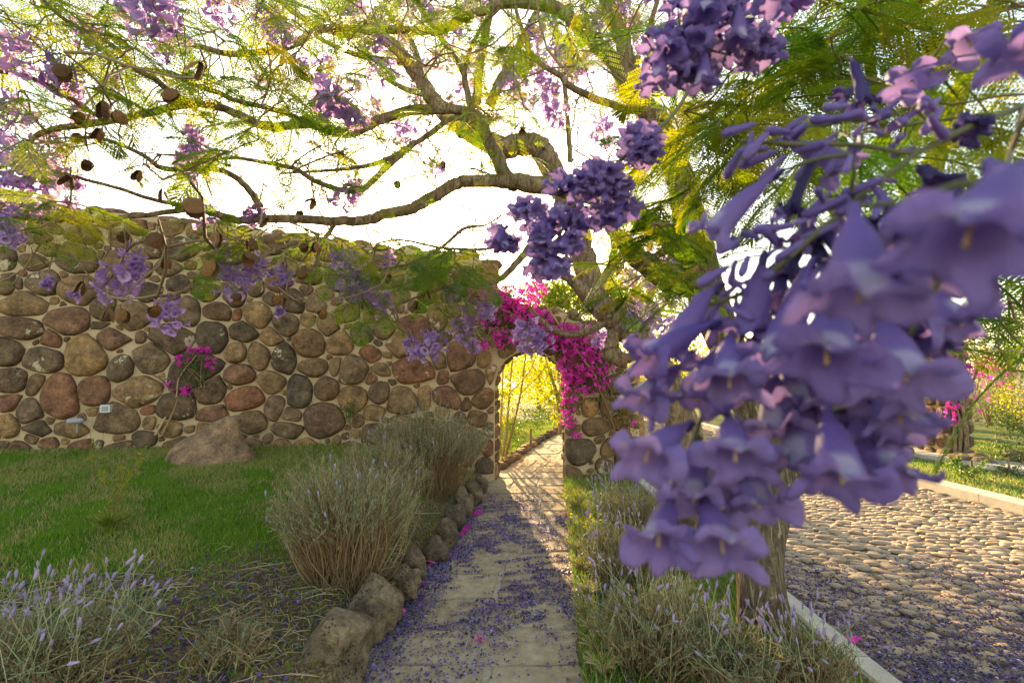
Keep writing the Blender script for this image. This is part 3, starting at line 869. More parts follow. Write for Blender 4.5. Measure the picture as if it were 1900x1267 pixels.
# ------------------------------------------------------------------ growing trees
class Tree:
    def __init__(self, name, label, base, group=None):
        self.base = np.asarray(base, float)
        self.root = thing(name, label, 'tree', base, group)
        self.nodes, self.dirs = [], []
        self.twigs = MB(); self.leaves = []
    def limb(self, pts, name='branch', mat='limb', sides=10, rough=.05, n=6, reg=True):
        """pts rows: (px, py, distance, width in pixels)"""
        q = cr(np.array([[*P(a, b, d), w*d/FPX/2] for a, b, d, w in pts]), n)
        self.tube(q[:, :3], q[:, 3], name, mat, sides, rough, reg)
    def tube(self, p, r, name='branch', mat='limb', sides=10, rough=.05, reg=True):
        p = np.array(p)
        if mat != 'bark':
            p[1:-1] += .25*np.asarray(r)[1:-1, None]*rng.normal(0, .35, (len(p)-2, 3))
        mb = MB(); add_tube(mb, p, np.maximum(r, .0015), sides, 0, rough)
        rel(mb.build(name, M[mat], self.root), self.base)
        if reg:
            self.reg(p)
    def reg(self, p):
        d = np.gradient(np.asarray(p), axis=0)
        self.nodes.append(np.asarray(p)); self.dirs.append(d/(np.linalg.norm(d, axis=1)[:, None]+1e-9))
    def grow(self, targets, r0=.007, r1=.0022, maxlen=9):
        T = np.asarray(targets, float)
        N = np.concatenate(self.nodes); D = np.concatenate(self.dirs)
        d0 = np.array([np.min(np.linalg.norm(N-t, axis=1)) for t in T])
        for i in np.argsort(d0):
            t = T[i]
            dist = np.linalg.norm(N-t, axis=1)
            j = int(np.argmin(dist)); L = dist[j]
            if L < .03 or L > maxlen: continue
            p0 = N[j]; dr = D[j]
            c1 = p0+unit(unit(t-p0)+.55*dr+.25*rng.normal(size=3))*L*.38
            c2 = t-unit(unit(t-p0)+np.array((0, 0, .15))+.35*rng.normal(size=3))*L*.33
            n = max(4, int(L/.07)); n = min(n, 14)
            s = np.linspace(0, 1, n)[:, None]
            q = p0*(1-s)**3+3*c1*s*(1-s)**2+3*c2*s*s*(1-s)+t*s**3
            q[1:-1] += rng.normal(0, .012*min(L, .7), (n-2, 3))
            ra = min(r0, .0022+.0085*L)
            add_tube(self.twigs, q, np.linspace(ra, r1, n), 5, rng.random()*.5)
            N = np.concatenate([N, q[1:]]); dd = np.gradient(q, axis=0)[1:]
            D = np.concatenate([D, dd/(np.linalg.norm(dd, axis=1)[:, None]+1e-9)])
        self.nodes, self.dirs = [N], [D]
    def tuft(self, p, k, size, droop=.25, bias=(0, 0, 0)):
        for _ in range(k):
            a = rng.uniform(0, 6.28)
            d = np.array((math.cos(a), math.sin(a), rng.normal(-droop, .35)))+np.asarray(bias)
            self.leaves.append(frond_mat(p, d, size*rng.uniform(.7, 1.2)))
    def finish(self, nobj=300, shapes=None):
        rel(self.twigs.build('twigs', M['twig'], self.root, True, 'stuff'), self.base)
        L = np.array(self.leaves)
        if not len(L): return
        c = L[:, :3, 3]+L[:, :3, 1]*.5
        e = c-(0, 0, CAMZ)
        inv = (e[:, 1] > .3) & (np.abs(e[:, 0]/np.maximum(e[:, 1], .1)) < 1.08) & (np.abs(e[:, 2]/np.maximum(e[:, 1], .1)-.07) < .75)
        o = np.argsort(np.where(inv, np.linalg.norm(e, axis=1), 99))
        if nobj:
            for k in o[:nobj]:
                m = L[k].copy(); m[:3, 3] -= self.base
                link('leaf', FR_ME[int(rng.integers(4))], self.root, None, mat_bl(m))
        rest = L[o[nobj:]]
        mb = MB(); fronds_into(mb, shapes or FR_LO, rest, rng.random(len(rest)))
        if len(rest):
            rel(mb.build('foliage', M['leaf'], self.root, False, 'stuff'), self.base)
    def panicle(self, p, scale=1.0, small=False):
        me = (PANS if small else PAN)[int(rng.integers(3))]
        m = M4(rotz(rng.uniform(0, 6.28)) @ frame(np.array((rng.normal(0, .35), rng.normal(0, .35), 1))), np.asarray(p)-self.base, scale)
        link('flower_panicle', me, self.root, None, mat_bl(m))
    def pod(self, p, size):
        s = size/.062
        q = unit(np.array((rng.normal(0, .35), rng.normal(0, .35), 1.0)))
        m = M4(frame(q) @ rotz(rng.uniform(0, 6.28)), np.asarray(p)-self.base, s)
        gape = rng.uniform(.25, .9)
        v, f = POD[0]; mb = MB(); mb.add(v, f); add_tube(mb, [(0, 0, -.004), (.002, 0, .012), (0, .002, .03)], [.003, .002, .0018], 5)
        if not hasattr(Tree, 'pm'):
            b = MB(); b.add(*POD[1]); Tree.pm = (mb.mesh('seed_pod', M['pod']), b.mesh('valve', M['pod']))
        o = link('seed_pod', Tree.pm[0], self.root, None, mat_bl(m))
        c, s_ = math.cos(gape), math.sin(gape)
        link('valve', Tree.pm[1], o, None, mat_bl(M4(np.array([[1, 0, 0], [0, c, s_], [0, -s_, c]]), (0, -.002, 0))))

def scatter_px(x0, x1, y0, y1, d0, d1, n):
    return [P(rng.uniform(x0, x1), rng.uniform(y0, y1), rng.uniform(d0, d1)) for _ in range(n)]

# ---- the big jacaranda whose boughs spread over the lawn
T1 = Tree('jacaranda_tree', 'big jacaranda with forked furrowed trunk beside the cobbled road, boughs hung with brown pods', G(1432, 1222, .06))
T1.limb([(1436, 1250, 2.62, 128), (1428, 1205, 2.63, 104), (1418, 1140, 2.64, 88), (1412, 1050, 2.66, 76), (1418, 970, 2.68, 76), (1428, 900, 2.70, 74), (1412, 800, 2.75, 66), (1365, 680, 2.8, 62), (1315, 560, 2.85, 66), (1292, 470, 2.9, 66), (1278, 390, 2.92, 54)],
        'trunk', 'bark', 28, .075, 12)
T1.limb([(1425, 935, 2.69, 60), (1468, 892, 2.7, 48), (1510, 830, 2.7, 44), (1548, 765, 2.7, 44), (1610, 640, 2.66, 40), (1680, 450, 2.6, 36), (1760, 230, 2.5, 32), (1840, 20, 2.4, 28), (1900, -160, 2.3, 20), (1960, -330, 2.2, 10)], 'branch', 'bark', 16, .07, 8)
B = [
 [(1285, 450, 2.9, 60), (1258, 320, 2.95, 52), (1215, 218, 3.0, 46), (1182, 185, 3.0, 44), (1142, 120, 3.0, 34), (1085, 62, 3.0, 28), (1045, 24, 2.98, 26), (987, 7, 2.95, 22), (932, 7, 2.9, 20), (906, 18, 2.87, 18), (858, 33, 2.83, 16), (821, 55, 2.8, 15), (762, 57, 2.75, 15), (710, 55, 2.7, 15), (600, 55, 2.55, 15), (553, 79, 2.45, 14), (509, 94, 2.4, 13), (424, 100, 2.25, 12), (370, 86, 2.15, 9), (300, 70, 2.05, 6)],
 [(1180, 180, 3.0, 38), (1179, 147, 3.0, 34), (1164, 114, 3.02, 30), (1153, 74, 3.05, 30), (1127, 11, 3.1, 30), (1110, -80, 3.2, 22), (1080, -190, 3.2, 12)],
 [(1179, 140, 3.0, 14), (1180, 118, 2.98, 12), (1197, 74, 2.95, 10), (1219, 4, 2.9, 9), (1240, -90, 2.8, 6)],
 [(1190, 205, 3.0, 18), (1156, 200, 3.0, 15), (1098, 181, 2.97, 14), (1053, 158, 2.95, 12), (1039, 140, 2.95, 11), (1006, 122, 2.93, 10), (983, 96, 2.9, 9), (972, 63, 2.88, 8), (954, 7, 2.85, 7), (945, -60, 2.8, 4)],
 [(1300, 520, 2.86, 66), (1262, 520, 2.84, 58), (1225, 507, 2.8, 50), (1190, 483, 2.76, 42), (1165, 455, 2.72, 34), (1140, 430, 2.7, 22), (1105, 395, 2.6, 12)],
 [(1292, 480, 2.9, 52), (1264, 457, 2.9, 46), (1190, 405, 2.88, 40), (1153, 382, 2.86, 38), (1050, 352, 2.82, 35), (960, 338, 2.78, 32), (924, 337, 2.76, 25), (858, 337, 2.7, 23), (829, 350, 2.68, 23), (784, 376, 2.62, 22), (755, 389, 2.58, 21), (711, 398, 2.52, 20), (692, 407, 2.5, 20), (637, 411, 2.44, 18), (497, 406, 2.25, 16), (442, 409, 2.18, 15), (405, 398, 2.12, 14), (365, 387, 2.07, 12), (295, 396, 1.98, 10), (206, 406, 1.9, 9), (147, 409, 1.86, 8), (55, 404, 1.8, 7), (0, 398, 1.75, 6), (-80, 385, 1.7, 4)],
 [(955, 342, 2.78, 28), (943, 332, 2.77, 28), (913, 276, 2.75, 26), (895, 240, 2.73, 25), (873, 221, 2.71, 24), (854, 206, 2.69, 20), (806, 203, 2.64, 19), (762, 206, 2.6, 19), (711, 221, 2.54, 19), (649, 247, 2.47, 18), (608, 240, 2.42, 18), (568, 229, 2.37, 17), (516, 236, 2.3, 17), (479, 229, 2.25, 16), (435, 210, 2.2, 15), (387, 195, 2.14, 14), (343, 195, 2.08, 14), (258, 214, 1.98, 13), (177, 229, 1.9, 13), (96, 240, 1.82, 11), (55, 262, 1.78, 9), (26, 299, 1.74, 8), (-10, 318, 1.7, 6), (-70, 370, 1.6, 4)],
 [(875, 222, 2.71, 14), (873, 200, 2.71, 13), (863, 155, 2.73, 12), (858, 129, 2.74, 12), (821, 74, 2.75, 11), (799, 44, 2.76, 10), (777, 7, 2.77, 9), (760, -60, 2.8, 5)],
 [(863, 150, 2.73, 9), (863, 129, 2.72, 8), (873, 92, 2.7, 8), (895, 48, 2.68, 7), (932, 10, 2.66, 6), (950, -30, 2.65, 4)],
 [(868, 221, 2.71, 13), (836, 221, 2.67, 11), (806, 243, 2.63, 11), (784, 258, 2.6, 10), (711, 299, 2.5, 9), (648, 313, 2.42, 7), (600, 317, 2.36, 6), (520, 322, 2.27, 4)],
 [(770, 265, 2.58, 12), (748, 284, 2.55, 12), (707, 321, 2.5, 12), (674, 350, 2.46, 12), (645, 354, 2.42, 11), (590, 339, 2.36, 10), (546, 313, 2.3, 9), (490, 302, 2.24, 8), (435, 293, 2.17, 6), (380, 300, 2.1, 4)],
 [(649, 247, 2.47, 13), (619, 243, 2.43, 11), (561, 223, 2.36, 10), (516, 206, 2.3, 10), (443, 188, 2.2, 9), (398, 170, 2.14, 9), (350, 155, 2.08, 8), (321, 136, 2.04, 7), (273, 129, 1.98, 6), (221, 122, 1.92, 5)],
 [(375, 195, 2.12, 13), (354, 188, 2.09, 12), (321, 177, 2.05, 12), (288, 147, 2.0, 11), (251, 129, 1.95, 10), (221, 96, 1.92, 9), (192, 74, 1.88, 8), (147, 52, 1.83, 8), (111, 30, 1.8, 7), (81, 0, 1.77, 7), (40, -60, 1.7, 5)],
 [(205, 226, 1.92, 10), (192, 221, 1.9, 10), (159, 203, 1.86, 9), (111, 170, 1.82, 9), (55, 144, 1.76, 8), (0, 133, 1.7, 7), (-70, 120, 1.65, 5)],
 [(494, 408, 2.25, 14), (487, 398, 2.24, 13), (479, 376, 2.22, 13), (450, 339, 2.18, 12), (413, 317, 2.13, 11), (361, 313, 2.06, 11), (302, 313, 2.0, 10), (265, 288, 1.94, 8), (206, 262, 1.88, 7), (159, 254, 1.83, 5), (100, 258, 1.78, 3)],
 [(365, 389, 2.07, 10), (328, 380, 2.02, 9), (277, 369, 1.96, 8), (221, 350, 1.9, 7), (159, 334, 1.83, 6), (111, 321, 1.8, 5), (50, 318, 1.74, 3)],
 [(625, 411, 2.42, 9), (605, 440, 2.4, 8), (592, 468, 2.38, 7), (583, 510, 2.36, 6), (566, 545, 2.33, 4)],
 [(592, 440, 2.38, 9), (565, 448, 2.34, 9), (535, 455, 2.3, 9), (490, 474, 2.24, 9), (450, 485, 2.18, 9), (405, 496, 2.12, 9), (372, 514, 2.07, 8), (347, 536, 2.03, 8), (310, 549, 1.98, 7), (284, 547, 1.95, 6), (258, 536, 1.92, 5), (206, 514, 1.86, 4), (177, 533, 1.83, 3), (140, 537, 1.8, 3)],
 [(1080, 362, 2.83, 18), (1040, 400, 2.78, 16), (995, 445, 2.74, 15), (961, 485, 2.7, 13), (932, 514, 2.66, 12), (906, 525, 2.63, 11), (865, 529, 2.58, 9), (854, 525, 2.56, 7), (806, 540, 2.5, 5), (750, 560, 2.45, 3)],
 [(930, 400, 2.7, 4), (900, 418, 2.66, 4), (862, 424, 2.6, 7), (815, 462, 2.55, 6), (760, 490, 2.5, 5), (700, 500, 2.45, 5), (650, 505, 2.4, 3)],
 [(960, 445, 2.74, 6), (905, 462, 2.66, 6), (818, 460, 2.56, 5), (740, 445, 2.48, 4), (665, 462, 2.4, 3)],
 [(1640, 560, 2.63, 22), (1560, 420, 2.3, 18), (1500, 300, 2.0, 15), (1440, 180, 1.75, 12), (1400, 90, 1.6, 10), (1330, 20, 1.5, 7)],
 [(1700, 400, 2.58, 24), (1640, 250, 2.3, 20), (1605, 70, 2.0, 17), (1595, -20, 1.9, 15), (1580, -150, 1.8, 10)],
 [(1600, 66, 2.0, 14), (1680, 52, 1.75, 14), (1760, 36, 1.5, 13), (1850, 20, 1.25, 12), (1930, 8, 1.05, 10), (2100, 60, .75, 9)],
]
for b in B:
    T1.limb(b, sides=10 if b[0][3] > 14 else 7, rough=.05, n=5)
leafspots = []
for x0, x1, y0, y1, d0, d1, n, sz in [
    (-60, 250, -60, 120, 1.5, 2.3, 36, .26), (250, 500, -60, 110, 1.7, 2.6, 30, .26), (500, 900, -60, 90, 2.1, 3.0, 30, .28), (900, 1250, -60, 110, 2.4, 3.2, 20, .28),
    (-60, 200, 120, 330, 1.45, 2.1, 24, .24), (200, 500, 120, 330, 1.7, 2.4, 28, .25), (500, 760, 110, 350, 2.1, 2.8, 32, .26), (760, 950, 80, 330, 2.4, 3.0, 16, .26), (420, 700, 330, 430, 2.1, 2.6, 8, .24),
    (-30, 140, 375, 420, 1.4, 1.8, 9, .24), (600, 880, 450, 520, 2.2, 2.75, 24, .28), (430, 620, 405, 470, 2.0, 2.4, 8, .24), (660, 860, 500, 600, 2.3, 2.7, 12, .26), (350, 480, 430, 480, 1.9, 2.2, 4, .2),
    (1230, 1600, 40, 320, 1.1, 2.1, 46, .27), (1150, 1340, 300, 560, 1.7, 2.6, 34, .27), (1440, 1920, -60, 150, .95, 1.8, 24, .26), (1120, 1260, 440, 560, 2.0, 2.6, 16, .25),
    (1600, 1900, 150, 400, 1.2, 2.2, 14, .26), (-150, 1250, -240, -60, 1.8, 3.2, 36, .28), (1810, 1960, 520, 620, 1.0, 1.4, 9, .25)]:
    for p in scatter_px(x0, x1, y0, y1, d0, d1, n):
        leafspots.append((p, sz))
pans = [(60, 110, 80, 1.7), (130, 150, 66, 1.8), (270, 5, 105, 1.6), (330, 50, 70, 1.9), (245, 18, 60, 1.8), (520, 52, 66, 2.2), (495, 35, 50, 2.4), (620, 188, 85, 2.2), (662, 215, 60, 2.3), (595, 180, 50, 2.5), (480, 155, 32, 2.6), (360, 302, 66, 2.1), (370, 268, 60, 2.0), (345, 310, 50, 2.3), (25, 285, 90, 1.6), (80, 305, 70, 1.8), (60, 345, 90, 1.65), (25, 375, 80, 1.6), (122, 348, 60, 1.9), (15, 430, 60, 1.5), (375, 397, 45, 2.0), (470, 402, 40, 2.2), (640, 362, 48, 2.4), (655, 352, 40, 2.6), (230, 498, 70, 1.75), (205, 535, 46, 1.8), (250, 512, 40, 1.9), (314, 582, 58, 1.95), (140, 545, 24, 1.85), (90, 525, 26, 1.8), (430, 517, 60, 2.05), (478, 497, 46, 2.15), (525, 512, 48, 2.2), (412, 455, 40, 2.1), (455, 510, 36, 2.2), (672, 530, 60, 2.35), (632, 485, 50, 2.4), (660, 476, 40, 2.5), (640, 532, 40, 2.4), (706, 562, 44, 2.4), (790, 640, 58, 2.4), (768, 640, 40, 2.45), (812, 636, 40, 2.5), (882, 576, 44, 2.5), (905, 572, 40, 2.55), (980, 624, 58, 2.6), (1008, 632, 42, 2.6), (1110, 630, 34, 2.7), (857, 612, 44, 2.5), (840, 545, 32, 2.6), (720, 482, 34, 2.5), (160, 60, 50, 2.0), (410, 20, 50, 2.2), (30, 200, 60, 1.7), (300, 95, 44, 2.2), (1265, 40, 70, 2.6), (150, 205, 48, 1.9), (210, 160, 44, 2.0), (100, 260, 50, 2.0), (1720, 120, 90, 1.5), (1230, 110, 60, 2.7), (560, 120, 40, 2.6), (880, 640, 30, 2.6), (520, 575, 22, 2.2)]
panpts = [(P(a, b, d), s*d/FPX) for a, b, s, d in pans]
pods = [(370, 118, 46), (325, 167, 40), (190, 187, 44), (216, 205, 34), (157, 213, 30), (190, 240, 34), (147, 248, 26), (163, 298, 28), (130, 330, 34), (350, 368, 54), (265, 322, 30), (300, 352, 30), (292, 432, 40), (402, 430, 38), (232, 430, 28), (308, 476, 30), (395, 484, 40), (460, 468, 36), (468, 442, 32), (592, 452, 28), (562, 452, 24), (60, 470, 34), (530, 486, 22), (515, 548, 24), (530, 530, 22), (560, 500, 26), (200, 572, 34), (225, 575, 32), (292, 568, 34), (722, 510, 22), (792, 540, 22), (155, 522, 34), (440, 545, 26), (495, 405, 30), (580, 372, 26), (555, 392, 20), (735, 336, 20), (968, 240, 22), (640, 287, 22), (600, 575, 26), (530, 555, 26), (118, 120, 40), (525, 105, 24), (541, 107, 18), (575, 215, 20), (770, 560, 20), (675, 560, 20), (820, 300, 18), (1110, 60, 22), (1070, 100, 18)]
podpts = [(P(a, b, min(.055*FPX/s, 2.7)), s) for a, b, s in pods]
extra = scatter_px(-60, 1250, -60, 330, 1.6, 3.0, 200) + scatter_px(380, 960, 200, 440, 2.0, 2.9, 60) + scatter_px(-40, 900, 400, 560, 1.8, 2.7, 34) + scatter_px(1200, 1560, 100, 500, 1.4, 2.6, 26)
T1.grow([p for p, s in leafspots]+[p+(0, 0, s*.45) for p, s in panpts]+[p+(0, 0, .035) for p, s in podpts]+extra, r0=.010, r1=.0028)
for p, sz in leafspots:
    T1.tuft(p, 3, sz)
for p in extra:
    if rng.random() < .45: T1.tuft(p, 1, .2)
for p, s in panpts:
    T1.panicle(p, s/.17 if s > .075 else s/.10, s <= .075)
for p, s in podpts:
    T1.pod(p, .72*s*p[1]/FPX)
T1.finish()

# ---- second jacaranda, standing behind, with the heavy backlit limb
T2 = Tree('jacaranda_tree', 'leaning jacaranda behind the arch pier with a heavy sawn-off limb', P(1295, 988, 4.6)*(1, 1, 0)+(0, 0, .05))
T2.limb([(1298, 1000, 4.6, 84), (1290, 940, 4.6, 70), (1278, 850, 4.6, 62), (1240, 720, 4.6, 58), (1192, 640, 4.6, 52), (1153, 605, 4.6, 50), (1122, 572, 4.6, 48), (1100, 540, 4.62, 46), (1082, 470, 4.65, 46), (1052, 380, 4.7, 45), (1022, 312, 4.75, 44), (1000, 276, 4.75, 42), (975, 268, 4.75, 42), (932, 275, 4.75, 42), (895, 258, 4.75, 38), (858, 236, 4.75, 36), (821, 206, 4.75, 32), (784, 155, 4.75, 28), (748, 103, 4.75, 24), (711, 74, 4.7, 20), (622, 59, 4.6, 15), (540, 20, 4.5, 10), (470, -60, 4.4, 6)], 'trunk', 'limb', 16, .07, 8)
for b in [
 [(1150, 605, 4.6, 36), (1133, 625, 4.57, 32), (1131, 650, 4.55, 34), (1150, 668, 4.53, 30)],
 [(1128, 590, 4.6, 24), (1118, 600, 4.56, 14), (1094, 614, 4.5, 13), (1053, 621, 4.45, 12), (1024, 610, 4.4, 11), (1002, 592, 4.38, 9), (985, 570, 4.35, 4)],
 [(1105, 555, 4.6, 36), (1087, 545, 4.55, 30), (1064, 522, 4.5, 20), (1035, 507, 4.45, 13), (1005, 480, 4.4, 7)],
 [(1098, 550, 4.6, 26), (1083, 520, 4.62, 22), (1072, 490, 4.65, 18), (1066, 440, 4.7, 14), (1075, 380, 4.8, 10)],
 [(1112, 560, 4.62, 20), (1120, 520, 4.7, 14), (1140, 470, 4.8, 12), (1150, 400, 4.9, 9)],
 [(880, 250, 4.75, 20), (888, 147, 4.8, 18), (902, 55, 4.85, 16), (913, 5, 4.9, 14), (925, -90, 4.9, 8)],
 [(885, 250, 4.75, 22), (917, 177, 4.85, 20), (943, 122, 4.9, 18), (969, 74, 4.95, 15), (998, 18, 5.0, 13), (1030, -70, 5.0, 8)],
 [(1057, 300, 4.9, 10), (1057, 280, 4.9, 10), (1050, 184, 4.95, 9), (1039, 92, 5.0, 9), (1024, 0, 5.0, 8), (1010, -90, 5.0, 6)],
 [(760, 118, 4.75, 14), (700, 110, 4.7, 12), (640, 95, 4.6, 9), (570, 60, 4.5, 6)],
 [(800, 180, 4.75, 12), (740, 160, 4.7, 10), (690, 120, 4.6, 8), (660, 60, 4.6, 6), (650, -30, 4.6, 4)],
 [(790, 165, 4.75, 12), (765, 80, 4.8, 10), (718, 20, 4.8, 9), (712, -60, 4.8, 6)],
 [(1185, 640, 4.6, 24), (1200, 560, 4.75, 12), (1230, 500, 4.9, 9), (1260, 440, 5.0, 6)]]:
    T2.limb(b, sides=8, n=5)
sp2 = scatter_px(560, 1240, -80, 250, 4.1, 6.0, 150) + scatter_px(1050, 1300, 400, 620, 4.4, 6.0, 44) + scatter_px(930, 1070, 270, 350, 4.3, 5, 8) + scatter_px(840, 1000, 350, 450, 4.2, 5, 10) + scatter_px(300, 600, -80, 60, 4, 5.4, 12)
p2 = [(700, 30), (740, 66), (850, 60), (870, 160), (940, 100), (1000, 60), (1060, 90), (1080, 130), (1010, 150), (960, 160), (1100, 40), (1040, 210), (900, 210), (820, 310), (770, 260), (690, 70), (1240, 40), (1200, 240), (1190, 560), (1212, 580), (1240, 545), (1180, 592), (1230, 605), (1160, 40), (1085, 60), (1020, 30), (980, 190), (930, 150), (1060, 150), (1000, 100), (760, 20), (640, 20), (600, 110), (1125, 90), (1255, 520), (1225, 470), (1170, 520), (870, 20), (820, 120), (530, 15), (440, -10)]
p2 += [(rng.uniform(560, 1250), rng.uniform(-50, 240)) for _ in range(40)] + [(rng.uniform(1120, 1290), rng.uniform(480, 620)) for _ in range(8)]
p2 = [P(a+rng.normal(0, 8), b+rng.normal(0, 8), rng.uniform(4.3, 5.6)) for a, b in p2]
ext2 = scatter_px(560, 1240, -60, 360, 4.2, 5.8, 150) + scatter_px(820, 1000, 330, 460, 4.2, 5, 20) + scatter_px(1040, 1290, 420, 640, 4.5, 5.6, 26)
T2.grow(sp2+p2+ext2, r0=.018, r1=.005)
for p in sp2: T2.tuft(p, 3, .34)
for p in ext2:
    if rng.random() < .4: T2.tuft(p, 1, .3)
for p in p2: T2.panicle(p, rng.uniform(1.1, 1.6))
T2.finish(0, [frond_shape(8, 6, s) for s in range(4)])
for px, py1, d in ((892, 330, 3.4), (947, 275, 3.6)):
    mb = MB(); a_ = P(px-2, -20, d); b_ = P(px+4 if py1 > 300 else px+13, py1, d)
    s = np.linspace(0, 1, 9)[:, None]; q = a_*(1-s)+b_*s; q[:, 0] += .01*np.sin(6*s[:, 0])
    add_tube(mb, q, .0045, 5)
    v, f = ICO[1]; mb.add(v*(.012, .012, .02)+b_, f)
    tag(mb.build('hanging_cord', M['cord']), 'thin dark cord hanging from the jacaranda boughs ' + ('with a small weight beside the heavy limb' if px > 900 else 'below the upper fork'), 'cord')

# ------------------------------------------------------------------ flowering sprays close by
def petal_mat(name, a, b, ta, tb):
    m, t, o = new_mat(name)
    v = coords(t)
    f = rnd_tint(t)
    n = noise(t, v, 120, 3.0)
    tc = nd(t, 'TexCoord'); sx = nd(t, 'SeparateXYZ', None, Vector=tc.outputs['Object'])
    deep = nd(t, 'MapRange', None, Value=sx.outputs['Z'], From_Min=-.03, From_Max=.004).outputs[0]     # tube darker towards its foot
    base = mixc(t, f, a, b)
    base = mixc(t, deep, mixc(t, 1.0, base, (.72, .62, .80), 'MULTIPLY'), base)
    base = mixc(t, math_n(t, 'MULTIPLY', n, .35), base, mixc(t, 1.0, base, (1.35, 1.3, 1.2), 'MULTIPLY'))
    ax_ = math_n(t, 'ABSOLUTE', sx.outputs['X'])
    def sm(v_, a_, b_): return nd(t, 'MapRange', {'interpolation_type': 'SMOOTHSTEP'}, Value=v_, From_Min=a_, From_Max=b_).outputs[0]
    pale = math_n(t, 'MULTIPLY', math_n(t, 'MULTIPLY', sm(sx.outputs['Y'], .0055, .0085), sm(sx.outputs['Y'], .0175, .0125)), math_n(t, 'MULTIPLY', sm(ax_, .0115, .006), sm(sx.outputs['Z'], -.012, -.006)))
    base = mixc(t, math_n(t, 'MULTIPLY', pale, .5 if a[0] > .1 else 0.0), base, (.62, .56, .62))
    an = math_n(t, 'ARCTAN2', sx.outputs['Y'], sx.outputs['X'])
    vein = ramp(t, math_n(t, 'SINE', math_n(t, 'ADD', math_n(t, 'MULTIPLY', an, 25.0), math_n(t, 'MULTIPLY', n, 7.0))), [(.55, (0, 0, 0)), (1.0, (1, 1, 1))])
    base = mixc(t, math_n(t, 'MULTIPLY', vein, .30), base, mixc(t, 1.0, base, (.62, .5, .72), 'MULTIPLY'))
    brown = ramp(t, noise(t, v, 55, 4.0), [(.66, (0, 0, 0)), (.74, (1, 1, 1))])
    base = mixc(t, math_n(t, 'MULTIPLY', brown, .4), base, (.26, .17, .20))
    wv = math_n(t, 'ADD', noise(t, v, 400, 2.0), math_n(t, 'MULTIPLY', noise(t, v, 90, 3.0), 3.0))
    finish(t, o, base, .55, wv, .0006, .25, mixc(t, f, ta, tb), .38)
    return m
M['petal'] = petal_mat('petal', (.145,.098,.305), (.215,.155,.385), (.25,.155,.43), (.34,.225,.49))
M['wilt'] = petal_mat('wilted_petal', (.035,.03,.10), (.08,.06,.20), (.05,.03,.14), (.1,.06,.2))  # wilted flowers, calyces, and dark filler painted as shade between blooms
M['stamen'] = ramp_mat('stamen', [(0, (.30,.17,.08)), (1, (.48,.34,.18))], 60, .6)
M['greenstem'] = ramp_mat('green_stem', [(0, (.07,.075,.03)), (.6, (.12,.11,.05)), (1, (.16,.11,.07))], 30, .7)
CO_ME = []
for s in range(6):
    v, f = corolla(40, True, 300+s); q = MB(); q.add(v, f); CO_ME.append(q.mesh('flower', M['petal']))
v, f = corolla(40, True, 320); WILT = MB(); v = v*(.55, .5, .8)*(1+.25*vnoise(v, 160, 3))[:, None]; WILT.add(v, f); WILT = WILT.mesh('wilted_flower', M['wilt'])
def stamen_me():
    mb = MB(); add_tube(mb, [(0, .003, -.026), (0, .004, -.015), (0, .0035, -.004), (.0006, .001, .003)], [.0005, .0006, .0008, .0012], 6)
    return mb.mesh('stamen', M['stamen'])
def calyx_me():
    mb = MB(); add_tube(mb, [(0, -.012, -.046), (0, -.010, -.044), (0, -.009, -.041), (0, -.0085, -.0385)], [.0012, .0028, .0033, .0034], 8)
    return mb.mesh('calyx', M['wilt'])
STAMEN, CALYX = stamen_me(), calyx_me()
def bud_me():
    mb = MB(); add_tube(mb, [(0, 0, 0), (0, 0, .004), (.0006, 0, .012), (.0018, 0, .020), (.003, 0, .026), (.004, 0, .029)], [.0012, .0026, .0030, .0042, .0040, .0012], 8)
    return mb.mesh('bud', M['petal'])
BUD = bud_me()
class Spray(Tree):
    def __init__(self, label, base):
        self.base = np.asarray(base, float)
        self.root = thing('flowering_branch', label, 'blossom branch', base)
        self.nodes, self.dirs = [], []; self.twigs = MB(); self.leaves = []
        self.feet = []
    def flower(self, px, py, d, ax, s=1.0, wilt=False, small=False):
        if not small and not wilt and ax[1] < 0:
            ax = (ax[0]*1.1, ax[1]-.27, ax[2]*.82)
        p = P(px, py, d); v = unit(p-(0, 0, CAMZ))
        right = unit(np.cross(v, (0, 0, 1))); up = np.cross(right, v)
        A = unit(right*ax[0]+up*ax[1]-v*ax[2])
        r = frame(A, up) @ rotz(rng.normal(0, .3))
        m = M4(r @ np.diag((rng.uniform(.82, .98), rng.uniform(.82, .98), rng.uniform(1.0, 1.18))), p-self.base, s)
        if wilt:
            link('wilted_flower', WILT, self.root, None, mat_bl(m))
        else:
            o = link('flower', CO_ME[int(rng.integers(6))], self.root, None, mat_bl(m))
            if not small:
                link('stamen', STAMEN, o)
            link('calyx', CALYX, o)
        self.feet.append(p+r @ np.array((0, -.012, -.047))*s)
    def bud(self, p, ax, s=1.0):
        link('bud', BUD, self.root, None, mat_bl(M4(frame(ax) @ rotz(rng.uniform(0, 6.28)), p-self.base, s)))
        self.feet.append(p)
    def finish(self):
        self.grow(self.feet, r0=.0016, r1=.0010)
        rel(self.twigs.build('pedicels', M['greenstem'], self.root, True, 'stuff'), self.base)
        for L in self.leaves:
            m = L.copy(); m[:3, 3] -= self.base; link('leaf', FR_ME[int(rng.integers(4))], self.root, None, mat_bl(m))

